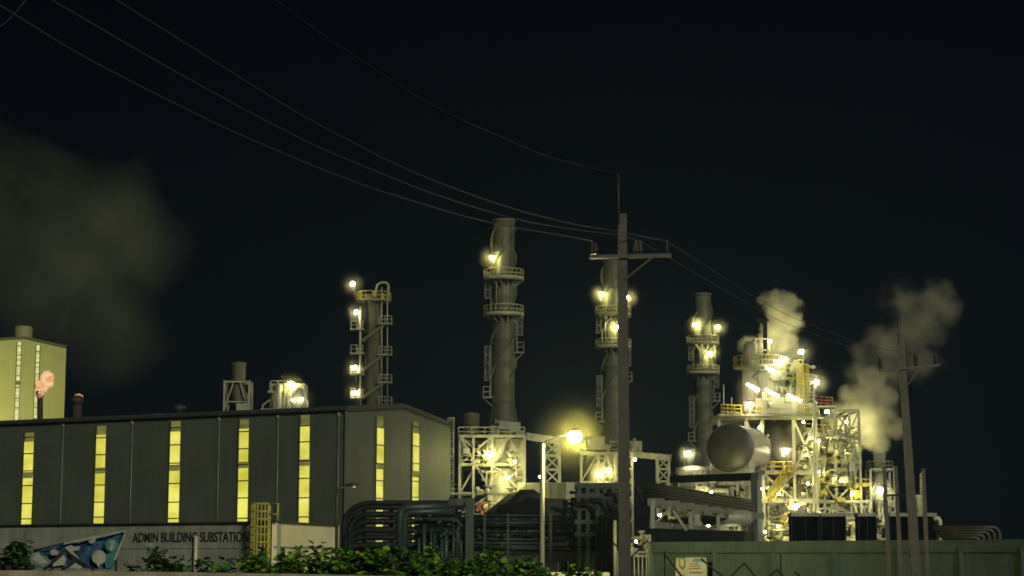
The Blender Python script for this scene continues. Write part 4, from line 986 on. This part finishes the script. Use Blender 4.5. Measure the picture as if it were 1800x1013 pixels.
m.build('post', M['iron'], po)
# zigzag timber trellis in front of the wall
D = 72
sf = thing('timber_trellis', G(1290, D), 'dark zigzag timber trellis standing in front of the green wall', 'fence')
zig = [(1166,972),(1188,1000),(1205,1022)], [(1232,982),(1256,1003),(1283,1022)], [(1276,1022),(1308,990),(1334,1022)], [(1340,1022),(1366,1002),(1384,1022)], [(1396,1005),(1420,1024)]
for z_ in zig:
    m = MB()
    for a_, b_ in zip(z_, z_[1:]): m.bar(P(*a_,D), P(*b_,D), .07, .07)
    m.build('lath', M['stick'], sf)
for x, y in ((1372,975),(1168,968)):
    m = MB(); m.bar(G(x,D+.15), P(x,y,D+.15), .06); m.build('lath', M['stick'], sf)
m = MB()
for x in (1205, 1334, 1384): m.bar(G(x,D+.15), P(x,1015,D+.15), .06)
m.bar(P(1160,1018,D+.1), P(1440,1018,D+.1), .06); m.build('bottom_rail', M['stick'], sf)
m = MB(); m.bar(P(1078,955,66.5), P(1112,985,66.5), .06); m.bar(P(1108,982,66.6), P(1138,950,66.6), .06); m.bar(up(P(1110,985,66.7),0), P(1110,978,66.7), .07)
t = thing('barbed_arm', G(1110,66.7), 'dark forked timber stay at the foot of the utility pole', 'stay'); m.build('fork', M['stick'], t)

# ------------------------------------------------------------------ utility poles and lamp poles
D = 65; up_ = thing('utility_pole', G(1099, D), 'tall square concrete utility pole with a crossarm in front of the second stack', 'utility pole', 'utility poles')
b = G(1097.5, D); zt = P(1093, 377, D).z; bx = P(1093.5, 377, D)
m = MB(); wb, wt = .43, .30
m.hexa([V((b.x-wb/2,D-wb/2,0)),V((b.x+wb/2,D-wb/2,0)),V((b.x+wb/2,D+wb/2,0)),V((b.x-wb/2,D+wb/2,0)),V((bx.x-wt/2,D-wt/2,zt)),V((bx.x+wt/2,D-wt/2,zt)),V((bx.x+wt/2,D+wt/2,zt)),V((bx.x-wt/2,D+wt/2,zt))]); m.build('shaft', M['pole'], up_)
m = MB(); m.bar(P(1036,452,D-.25), P(1180,449,D-.25), .10, .13); ca = m.build('crossarm', M['iron'], up_)
m = MB(); m.bar(P(1146,453,D-.24), P(1100,490,D-.2), .06, .06); m.build('brace', M['iron'], up_)
m = MB(); m.tube(P(1087,395,D-.2), P(1087,306,D-.2), .045, 6); m.build('top_rod', M['iron'], up_)
m = MB()
for y in (390, 440, 470): m.box(P(1094,y,D), (.34,.34,.06))
m.build('band', M['iron'], up_)
def insulator(x, y0, y1, d, root, tilt=0):
    m = MB(); h = P(x,y0,d).z-P(x,y1,d).z; q = P(x,y1,d)
    prof = [(.04,0)]
    for i in range(4): z = h*(.15+.7*i/4); prof += [(.05,z),(.105,z+h*.03),(.105,z+h*.07),(.05,z+h*.12)]
    prof += [(.05,h*.92),(.07,h)]
    m.lathe(q, prof, 12); return m.build('insulator', M['porc'], root)
for x in (1040, 1125, 1172): insulator(x, 424, 447, D-.25, up_); 
insulator(1046, 428, 447, D-.2, up_); insulator(1118, 424, 447, D-.2, up_)

D = 76; up2 = thing('utility_pole', G(1609, D), 'leaning concrete utility pole with a crossarm in front of the steam on the right', 'utility pole', 'utility poles')
m = MB(); q0 = G(1611, D); q1 = P(1582.5, 588, D)
def taper(m, a, b, wa, wb):
    return m.hexa([a+V((x*wa/2,y*wa/2,0)) for x,y in ((-1,-1),(1,-1),(1,1),(-1,1))]+[b+V((x*wb/2,y*wb/2,0)) for x,y in ((-1,-1),(1,-1),(1,1),(-1,1))])
taper(m, q0, q1, .36, .24); m.build('shaft', M['pole2'], up2)
m = MB(); m.bar(P(1545,652,D-.2), P(1651,642,D-.2), .09, .09); m.build('crossarm', M['iron'], up2)
m = MB(); m.bar(P(1585,690,D-.15), P(1618,647,D-.18), .05); m.build('brace', M['iron'], up2)
m = MB(); m.tube(P(1580.5,600,D-.15), P(1577,560,D-.15), .03, 6); m.build('top_rod', M['iron'], up2)
for x, y0, y1 in ((1547,629,651),(1610,622,646),(1645,622,643)): insulator(x, y0, y1, D-.2, up2)
for i, (x0, x1, yt, lab) in enumerate(((1562,1554,822,'thin leaning post left of the two thin posts beside the leaning utility pole'),(1583,1574,820,'thin leaning post close to the left side of the leaning utility pole'),(1629,1623,825,'thin leaning post to the right of the leaning utility pole'))):
    d = 80; t = thing('leaning_post', G(x0,d), lab, 'post', 'thin leaning posts'); m = MB(); taper(m, G(x0+1,d), P(x1,yt,d), .17, .13); m.build('shaft', M['pole2'], t)
    m = MB(); m.box(P(x1,yt+1,d), (.17,.17,.08)); m.build('cap', M['iron'], t)
t = thing('cable_tie', G(1590,79.5), 'thin level tie pipe linking the leaning posts to the utility pole', 'pipe'); m = MB(); m.tube(P(1556,871,79.5), P(1600,870,79), .05, 6); m.build('tie_pipe', M['iron'], t)

D = 88; lp = thing('street_lamp', G(953, D), 'bright pale lamp pole with the large glowing yellow lamp', 'street lamp', 'street lamps')
m = MB(); m.path([G(953,D), P(953,850,D), P(953.5,795,D), P(954.5,780,D)], [.12,.11,.10,.08], 10); m.build('pole', M['lamp'], lp)
m = MB(); m.path([P(954.5,782,D), P(960,775,D), P(980,768,D), P(1006,764,D)], [.028,.024,.02,.02], 8); m.build('arm', M['dark'], lp)
m = MB(); q = P(1010,768,D); m.lathe(q+V((0,0,.24)), [(.22,0),(.20,.05),(.06,.16)], 12); m.path([P(1006,764,D), q+V((0,0,.38))], .03, 6); lh = m.build('lamp_head', M['dark'], lp)
MB().ico(q, .29, 2, (1.1,.9,.95)).build('bulb', bulbmat(SODIUM, 440/(math.pi*.29**2)), lh)
D = 104; lp = thing('street_lamp', G(592, D), 'unlit grey lamp pole with a short arm at the end of the cream wall', 'street lamp', 'street lamps')
m = MB(); m.path([G(592,D), P(592,880,D), P(593,864,D), P(597,859,D), P(612,854,D)], [.10,.09,.08,.06,.05], 10); m.build('pole', M['iron'], lp)
m = MB(); q = P(619,852.5,D); m.ico(q, .32, 2, (1.2,.6,.3)); lh = m.build('lamp_head', M['iron'], lp)
MB().ico(q+V((.12,0,-.07)), .10, 1).build('bulb', glow('faint bulb glass', (.9,.95,.7), .6), lh)

# overhead wires
def wire(pts, label, r=.012, ends=None):
    """pts: (px, py, D) in order; a smooth cable through them"""
    q = [P(*p) for p in pts]; out = []
    for i in range(len(q)-1):
        p0 = q[max(i-1,0)]; p1 = q[i]; p2 = q[i+1]; p3 = q[min(i+2,len(q)-1)]
        for j in range(8):
            t = j/8; out.append(.5*((2*p1)+(p2-p0)*t+(2*p0-5*p1+4*p2-p3)*t*t+(-p0+3*p1-3*p2+p3)*t**3))
    out.append(q[-1]); b0 = q[-1]
    m = MB(); m.path(out, r, 6)
    return tag(m.build('overhead_wire', M['wire']), label, 'wire', 'overhead wires')
def DX(x): return 1/(1/24 + (1/65-1/24)*max(-.1, min(1,(x-0)/1100)))
wire([(x,y,DX(x)-.25) for x,y in ((-60,-22),(0,10),(166,110),(387,221),(497,269),(600,311),(708,348),(865,392),(1000,416),(1040,424))], 'lowest overhead wire of the sagging set reaching the left end of the crossarm', .013)
wire([(x,y,DX(x)-.25) for x,y in ((20,-36),(90,0),(311,128),(497,228),(600,276),(766,342),(907,385),(1000,402),(1090,414),(1125,424))], 'middle overhead wire of the sagging set reaching the insulator right of the pole shaft', .013)
wire([(x,y,DX(x)-.3) for x,y in ((140,-42),(204,0),(359,97),(497,183),(600,240),(737,307),(890,363),(1000,392),(1090,408),(1172,424))], 'upper overhead wire of the sagging set reaching the right end of the crossarm', .013)
wire([(x,y,DX(x)-.2) for x,y in ((430,-36),(485,0),(600,83),(766,188),(880,240),(973,278),(1087,306))], 'thin faint highest overhead wire ending at the rod on the pole top', .0045)
wire([(1125,424,64.8),(1335,545,70),(1405,578,72),(1547,630,75.8)], 'lower overhead wire between the two utility poles crossing the narrow steam', .009)
wire([(1172,424,64.8),(1335,527,69),(1405,563,71.5),(1520,605,74.5),(1610,624,75.8)], 'upper overhead wire between the two utility poles crossing the narrow steam', .009)
wire([(-20,60,30),(0,47,30.5),(22,28,31),(45,0,31.5),(60,-20,32)], 'faint short wire crossing the top left corner of the sky', .008)

# ------------------------------------------------------------------ foreground wall, plants and torn banner
D = 28; fw = MB()
pts = [(-120,1002.5),(100,1003),(260,1005),(520,1009),(760,1014),(1020,1016)]
for (xa,ya),(xb,yb) in zip(pts, pts[1:]):
    a = P(xa,ya,D); b = P(xb,yb,D)
    fw.hexa([V((a.x,D-.1,0)),V((b.x,D-.1,0)),V((b.x,D+.1,0)),V((a.x,D+.1,0)),V((a.x,D-.1,a.z)),V((b.x,D-.1,b.z)),V((b.x,D+.1,b.z)),V((a.x,D+.1,a.z))])
tag(fw.build('low_wall', M['beige']), 'low sandy wall along the bottom edge under the green bushes', 'wall')
def shrub(x0, x1, ytop, D, n, label, mats, seed, size=.105, dense=1):
    r2 = random.Random(seed); t = thing('leafy_bush', G((x0+x1)/2, D), label, 'bush', 'bushes along the low wall')
    A = P(x0,1003,D); B = P(x1,1003,D); w_ = B.x-A.x; top = P(x0, ytop, D).z
    st = MB(); stems = []
    for i in range(max(8, int(w_*24))):
        x = A.x+w_*r2.random(); e = 1-abs((x-A.x)/w_*2-1)**2.2
        h = .95 + (top-.95)*max(.5, e)*r2.uniform(.55,1.08)
        y = D+r2.uniform(-.05,1.3); x2 = x+r2.uniform(-.25,.25); y2 = y+r2.uniform(-.2,.2)
        pts = [V((x,y,0)), V((x+(x2-x)*.3,y,h*.5)), V((x2,y2,h))]; stems.append(pts); st.path(pts, [.012,.009,.005], 5)
    st.build('stem', M['stem'], t)
    lv = [MB() for _ in mats]
    for i in range(n):
        s_ = r2.choice(stems); k = r2.random()**.6; p = s_[1].lerp(s_[2], k) + V((r2.uniform(-.12,.12), r2.uniform(-.12,.12), r2.uniform(-.06,.05)))
        L_ = size*r2.uniform(.65,1.35); az = r2.uniform(0,6.28); el = r2.uniform(-.5,.6)
        d = V((math.cos(az)*math.cos(el), math.sin(az)*math.cos(el), math.sin(el))); n_ = V((r2.uniform(-.7,.7), r2.uniform(-.9,.3), 1)).normalized()
        sd = d.cross(n_).normalized(); n_ = sd.cross(d)
        wd = L_*.48; v = [p, p+d*L_*.3+sd*wd*.85+n_*.01, p+d*L_*.65+sd*wd+n_*.012, p+d*L_*1.05, p+d*L_*.65-sd*wd+n_*.012, p+d*L_*.3-sd*wd*.85+n_*.01, p+d*L_*.5-n_*.008]
        lv[r2.choices(range(len(mats)), (6,3,3)[:len(mats)])[0]].add(v, [(0,1,6),(1,2,6),(2,3,6),(3,4,6),(4,5,6),(5,0,6)])
    for q, mm in zip(lv, mats): q.build('foliage', M[mm], t)
LA = ('leafa','leafb','leafc'); LD = ('leafc','leafa')
for i, (x0,x1,yt,n,lab,mt) in enumerate(((225,330,972,420,'low dark bush just right of the torn banner',LD),(305,420,978,420,'low dark bush under the lettering of the substation',LD),(400,500,970,520,'bush with round leaves at the foot of the yellow ladder',LA),
        (475,565,962,620,'bush with round leaves in front of the cream end wall',LA),(545,640,958,760,'tall bush at the foot of the unlit lamp pole',LA),(620,715,961,760,'bright green bush below the lit gable strip',LA),
        (690,785,965,640,'bright green bush between the dark pipe stack and teal frame',LA),(765,850,972,560,'lower bush below the teal post',LA),(822,905,962,520,'pointed yellow green bush left of the bright lamp pole',LA),(885,985,984,420,'low bush at the foot of the bright lamp pole',LA),(965,1060,994,200,'sparse lowest bush at the right end of the low wall',LA),
        (-60,62,952,620,'dark bush in the lower left corner beside the torn banner',LD))):
    shrub(x0, x1, yt, 30+rng.uniform(-.4,.8), int(n*2.6), lab, mt, 20+i)

# torn banner on crossed poles
D = 29.2
bn = thing('torn_banner', G(130, D), 'torn blue and white banner sagging on crossed poles above the low wall', 'banner')
outl = [(52,982),(64,966),(112,956),(165,944),(200,938),(222,933),(214,955),(203,985),(196,1000),(160,1000),(120,998),(75,999),(50,992)]
def flat(pts, d, m_, name, par, th=.012, wave=0):
    mb = MB(); k = len(pts); q = [P(x,y,d+wave*math.sin(x*.11)) for x,y in pts]
    mb.add(q+[v+V((0,th,0)) for v in q], [tuple(range(k)), tuple(range(2*k-1,k-1,-1))]+[(i,i+k,(i+1)%k+k,(i+1)%k) for i in range(k)]); return mb.build(name, m_, par)
bb = mat('banner deep blue', (.028,.085,.17), .55, 0, .35, 3, .4, 5); bw = mat('banner white', (.32,.34,.27), .6, 0, .3, 4); bt = mat('banner teal', (.03,.17,.17), .55, 0, .3, 4); bg_ = mat('banner pale green', (.13,.22,.17), .6, 0, .4, 5)
mb = MB(); NX, NY = 36, 10; cx_ = []
def yb(x, top):
    T = [(50,988),(56,975),(64,966),(112,956),(165,944),(200,937),(222,932)] if top else [(50,992),(75,999),(120,998),(160,1000),(196,1001),(203,985),(214,955),(222,934)]
    for (a,ya),(b_,y2) in zip(T, T[1:]):
        if x <= b_: return ya+(y2-ya)*(x-a)/(b_-a)
    return T[-1][1]
for i in range(NX+1):
    x = 50+172*i/NX; t_, u_ = yb(x,True), yb(x,False)
    for j in range(NY+1): y = t_+(u_-t_)*j/NY; mb.v.append(P(x, y, D+.05*math.sin(x*.16+y*.09)+.04*noise.noise(V((x*.06,y*.1,0)))))
for i in range(NX):
    for j in range(NY): k_ = i*(NY+1)+j; mb.f.append((k_,k_+1,k_+NY+2,k_+NY+1)); mb.sm.append(True)
mb.build('cloth', bb, bn)
def disc(cx, cy_, rx, ry, n=20): return [(cx+rx*math.cos(2*math.pi*i/n), cy_+ry*math.sin(2*math.pi*i/n)) for i in range(n)]
DD = D-.14
flat([(110,955.5),(165,942),(200,935.5),(221,932),(222,934.5),(200,939.5),(166,947.5),(112,957.5)], DD, bw, 'hem', bn)
flat(disc(174,980,12.5,12.5), DD, bw, 'printed_patch', bn); flat([(166,986),(174,998),(178,986)], DD-.012, bw, 'printed_patch', bn)
flat(disc(196.5,959,12,12), DD, bt, 'printed_emblem', bn); e = flat(disc(196.5,959,10,10.5), DD-.013, mat('emblem green', (.05,.20,.13), .6), 'printed_emblem', bn); flat([(192,952),(198,949),(202,953),(200,961),(196,970),(192,966),(194,959)], DD-.03, bw, 'printed_emblem', bn)
flat([(185,975),(205,967),(200,998),(186,1000),(184,990)], DD+.005, bt, 'printed_patch', bn)
flat([(52,983),(58,968),(66,966),(72,975),(82,979),(92,990),(76,998),(54,992)], DD, bg_, 'printed_patch', bn); flat([(56,984),(64,972),(74,979),(84,990),(70,992)], DD-.013, bw, 'printed_patch', bn)
flat([(88,968),(97,966),(104,970),(100,976),(90,976)], DD, mat('banner pink', (.36,.27,.22), .6), 'printed_patch', bn)
flat([(114,963),(124,958),(130,961),(141,960),(139,967),(128,969),(137,979),(141,984),(131,978),(121,970)], DD, bw, 'printed_patch', bn); flat([(96,984),(112,975),(117,984),(113,993),(92,996)], DD, bw, 'printed_patch', bn); flat([(134,986),(150,995),(140,1000),(120,998),(126,990)], DD, bw, 'printed_patch', bn)
flat([(155,951),(169,947),(166,954),(159,956)], DD-.013, bw, 'printed_patch', bn)
flat([(219,936),(222,935),(203,985),(200,984)], DD, bw, 'hem', bn)
m = MB()
for a_, b_ in (((76,1003),(116,968)),((112,967),(166,1003)),((112,1001),(135,984))): m.tube(P(*a_,D-.22), P(*b_,D-.22), .018, 6)
m.tube(P(60,968,D-.2), P(112,955,D-.2), .015, 6)
for x in (112, 205): m.tube(up(P(x,990,D+.12),0), P(x, 960 if x < 150 else 950, D+.12), .02, 6)
m.build('pole', M['stick'], bn)

# ------------------------------------------------------------------ steam: volumes of drifting droplets lit by the plant
def plume(name, blobs, dens, nscale, label, amp=1.1, thr=.35, grow=1.15, col=(.88,.86,.64), aniso=.0, detail=5, hard=2.2, warp=.5, srate=.35):
    cs = [(P(x,y,d), r*S(d)) for x,y,d,r in blobs]
    lo = V([min(c[i]-r*grow for c,r in cs) for i in range(3)]); hi = V([max(c[i]+r*grow for c,r in cs) for i in range(3)])
    lo.z = max(lo.z, .5)
    mb = MB(); mb.box((lo+hi)/2, hi-lo)
    m = bpy.data.materials.new(name); m.use_nodes = True; t = m.node_tree; t.nodes.clear(); N = t.nodes; L = t.links
    o = N.new('ShaderNodeOutputMaterial'); pv = N.new('ShaderNodeVolumePrincipled'); L.new(pv.outputs[0], o.inputs['Volume'])
    pv.inputs['Color'].default_value = col+(1,); pv.inputs['Anisotropy'].default_value = aniso
    tc = N.new('ShaderNodeTexCoord'); cur = None
    def mth(op, a, b, clamp=False):
        q = N.new('ShaderNodeMath'); q.operation = op; q.use_clamp = clamp
        for i, v in enumerate((a, b)):
            if isinstance(v, (int, float)): q.inputs[i].default_value = v
            else: L.new(v, q.inputs[i])
        return q.outputs[0]
    wn = N.new('ShaderNodeTexNoise'); wn.inputs['Scale'].default_value = nscale*1.3; wn.inputs['Detail'].default_value = 2; L.new(tc.outputs['Object'], wn.inputs['Vector'])
    w1 = N.new('ShaderNodeVectorMath'); w1.operation = 'SUBTRACT'; w1.inputs[1].default_value = (.5,.5,.5); L.new(wn.outputs['Color'], w1.inputs[0])
    w2 = N.new('ShaderNodeVectorMath'); w2.operation = 'SCALE'; w2.inputs['Scale'].default_value = warp/nscale; L.new(w1.outputs[0], w2.inputs[0])
    w3 = N.new('ShaderNodeVectorMath'); w3.operation = 'ADD'; L.new(tc.outputs['Object'], w3.inputs[0]); L.new(w2.outputs[0], w3.inputs[1])
    nz0 = N.new('ShaderNodeTexNoise'); nz0.inputs['Scale'].default_value = nscale; nz0.inputs['Detail'].default_value = detail; nz0.inputs['Roughness'].default_value = .6
    L.new(w3.outputs[0], nz0.inputs['Vector']); m.cycles.volume_step_rate = srate
    for c, r in cs:
        q = N.new('ShaderNodeVectorMath'); q.operation = 'DISTANCE'; q.inputs[1].default_value = c
        L.new(w3.outputs[0], q.inputs[0])
        f = mth('SUBTRACT', 1.0, mth('DIVIDE', q.outputs['Value'], r*grow), True)
        cur = f if cur is None else mth('SMOOTH_MAX', cur, f) if False else (mth('MAXIMUM', cur, f))
    e = mth('ADD', mth('MULTIPLY', cur, 1.5), mth('MULTIPLY', mth('SUBTRACT', nz0.outputs['Fac'], .5), amp*2))
    e = mth('MULTIPLY', mth('SUBTRACT', e, thr), hard, True)
    edge = mth('MULTIPLY', cur, 6.0, True)
    L.new(mth('MULTIPLY', mth('MULTIPLY', e, edge), dens), pv.inputs['Density'])
    ob = mb.build('steam_plume', m); tag(ob, label, 'steam', 'steam plumes'); ob['kind'] = 'stuff'
    return ob
PD = 234
plume('thick steam', [(1550,780,PD,26),(1534,757,PD,42),(1510,730,PD,50),(1520,695,PD,44),(1545,735,PD,40),(1528,668,PD,36),(1574,757,PD,28),(1503,700,PD,36),(1556,700,PD,30),(1480,745,PD,40),(1450,775,PD,34),(1490,790,PD,36)], .62, .34, 'thick lit steam rising behind the conveyor frame from the short vent stack', amp=1.4, thr=.33, hard=1.4)
plume('drifting steam', [(1525,640,PD,44),(1560,610,PD,50),(1600,590,PD,52),(1645,535,PD,48),(1590,530,PD,46),(1560,650,PD,46),(1625,640,PD,40),(1508,650,PD,32),(1625,570,PD,50),(1670,545,PD,34)], .17, .30, 'thin upper steam drifting behind the leaning utility pole', amp=1.6, thr=.33, hard=.9)
PD = 226
plume('narrow steam', [(1370,550,PD,40),(1362,582,PD,38),(1385,560,PD,34),(1358,533,PD,30),(1330,612,PD,26),(1350,605,PD,30),(1312,607,PD,20),(1388,537,PD,28),(1378,600,PD,28)], .60, .5, 'bright narrow steam cloud above the lit process structure', amp=1.4, thr=.38, hard=1.5)
PD = 330
plume('wide steam', [(0,420,PD,170),(90,430,PD,160),(150,480,PD,150),(170,370,PD,140),(80,345,PD,130),(180,570,PD,130),(-40,350,PD,150),(230,430,PD,130),(-100,400,PD,170),(60,500,PD,130)], .031, .05, 'wide faint steam cloud over the left half of the sky', amp=1.15, thr=.25, detail=5, hard=.36, warp=.6, col=(.80,.88,.56))

# unseen spot lamps added to light the far block and the steam plumes
def spot(p, tgt, e, ang, col):
    l = bpy.data.lights.new('added spot', 'SPOT'); l.energy = e; l.spot_size = R(ang); l.spot_blend = .8; l.color = col; l.shadow_soft_size = .4
    o = bpy.data.objects.new('added spot', l); COL.objects.link(o); o.location = p; o.rotation_euler = (tgt-p).to_track_quat('-Z','Y').to_euler(); return o
spot(P(-40,800,285), P(-10,650,304), 26000, 110, (1,.94,.36))
spot(P(60,730,322), P(0,440,330), 380000, 80, (1,.95,.42))
spot(P(1462,800,231.5), P(1545,705,235), 9500, 95, (1,.90,.45))
spot(P(1385,665,221.5), P(1366,560,226), 8000, 80, (1,.90,.45))

# ------------------------------------------------------------------ added scattering spheres imitating lens bloom round the lit lamps
def halo_mat(s0, R_, col=(.95,.92,.72,1)):
    m = bpy.data.materials.new('lamp mist'); m.use_nodes = True; t = m.node_tree; t.nodes.clear(); N = t.nodes; L = t.links
    o = N.new('ShaderNodeOutputMaterial'); pv = N.new('ShaderNodeVolumePrincipled'); L.new(pv.outputs[0], o.inputs['Volume'])
    pv.inputs['Color'].default_value = col
    c = N.new('ShaderNodeTexCoord'); v = N.new('ShaderNodeVectorMath'); v.operation = 'LENGTH'; L.new(c.outputs['Object'], v.inputs[0])
    r = N.new('ShaderNodeMapRange'); r.inputs[1].default_value = R_; r.inputs[2].default_value = 0; r.inputs[3].default_value = 0; r.inputs[4].default_value = 1; L.new(v.outputs['Value'], r.inputs[0])
    p = N.new('ShaderNodeMath'); p.operation = 'POWER'; p.inputs[1].default_value = 2.0; L.new(r.outputs[0], p.inputs[0])
    q = N.new('ShaderNodeMath'); q.operation = 'MULTIPLY'; q.inputs[1].default_value = s0; L.new(p.outputs[0], q.inputs[0]); L.new(q.outputs[0], pv.inputs['Density']); return m
bpy.context.view_layer.update()
_mm = {}
for o in [o for o in COL.objects if o.name.split('.')[0] in ('bulb', 'tube') and o.parent]:
    vs = [o.matrix_world @ v.co for v in o.data.vertices]; c = sum(vs, V((0,0,0)))/len(vs); rr = max((v-c).length for v in vs)
    if rr < .2 or 'faint' in o.data.materials[0].name: continue
    R_ = 2.2 if rr < .35 else 2.7; s0 = .17
    if o.parent.name.startswith('lamp_head'): R_, s0 = 2.4, .020
    if (R_, s0) not in _mm: _mm[(R_, s0)] = halo_mat(s0, R_, (.98,.93,.45,1) if s0 < .1 else (.95,.92,.72,1))
    mo = MB().ico((0,0,0), R_, 2).build('lamp_halo', _mm[(R_, s0)]); mo.location = c; struct(mo, 'stuff'); tag(mo, 'faint glowing mist close around a lit lamp of the plant', 'halo', 'added halos around the lit lamps')

# ------------------------------------------------------------------ night air
hz = MB(); hz.box((20,240,36), (640,700,76))
hm = bpy.data.materials.new('night haze'); hm.use_nodes = True; t = hm.node_tree; t.nodes.clear()
o = t.nodes.new('ShaderNodeOutputMaterial'); pv = t.nodes.new('ShaderNodeVolumePrincipled'); t.links.new(pv.outputs[0], o.inputs['Volume'])
pv.inputs['Color'].default_value = (.45,.66,1.0,1); pv.inputs['Density'].default_value = .0002; pv.inputs['Anisotropy'].default_value = .55
struct(hz.build('haze', hm), 'stuff')
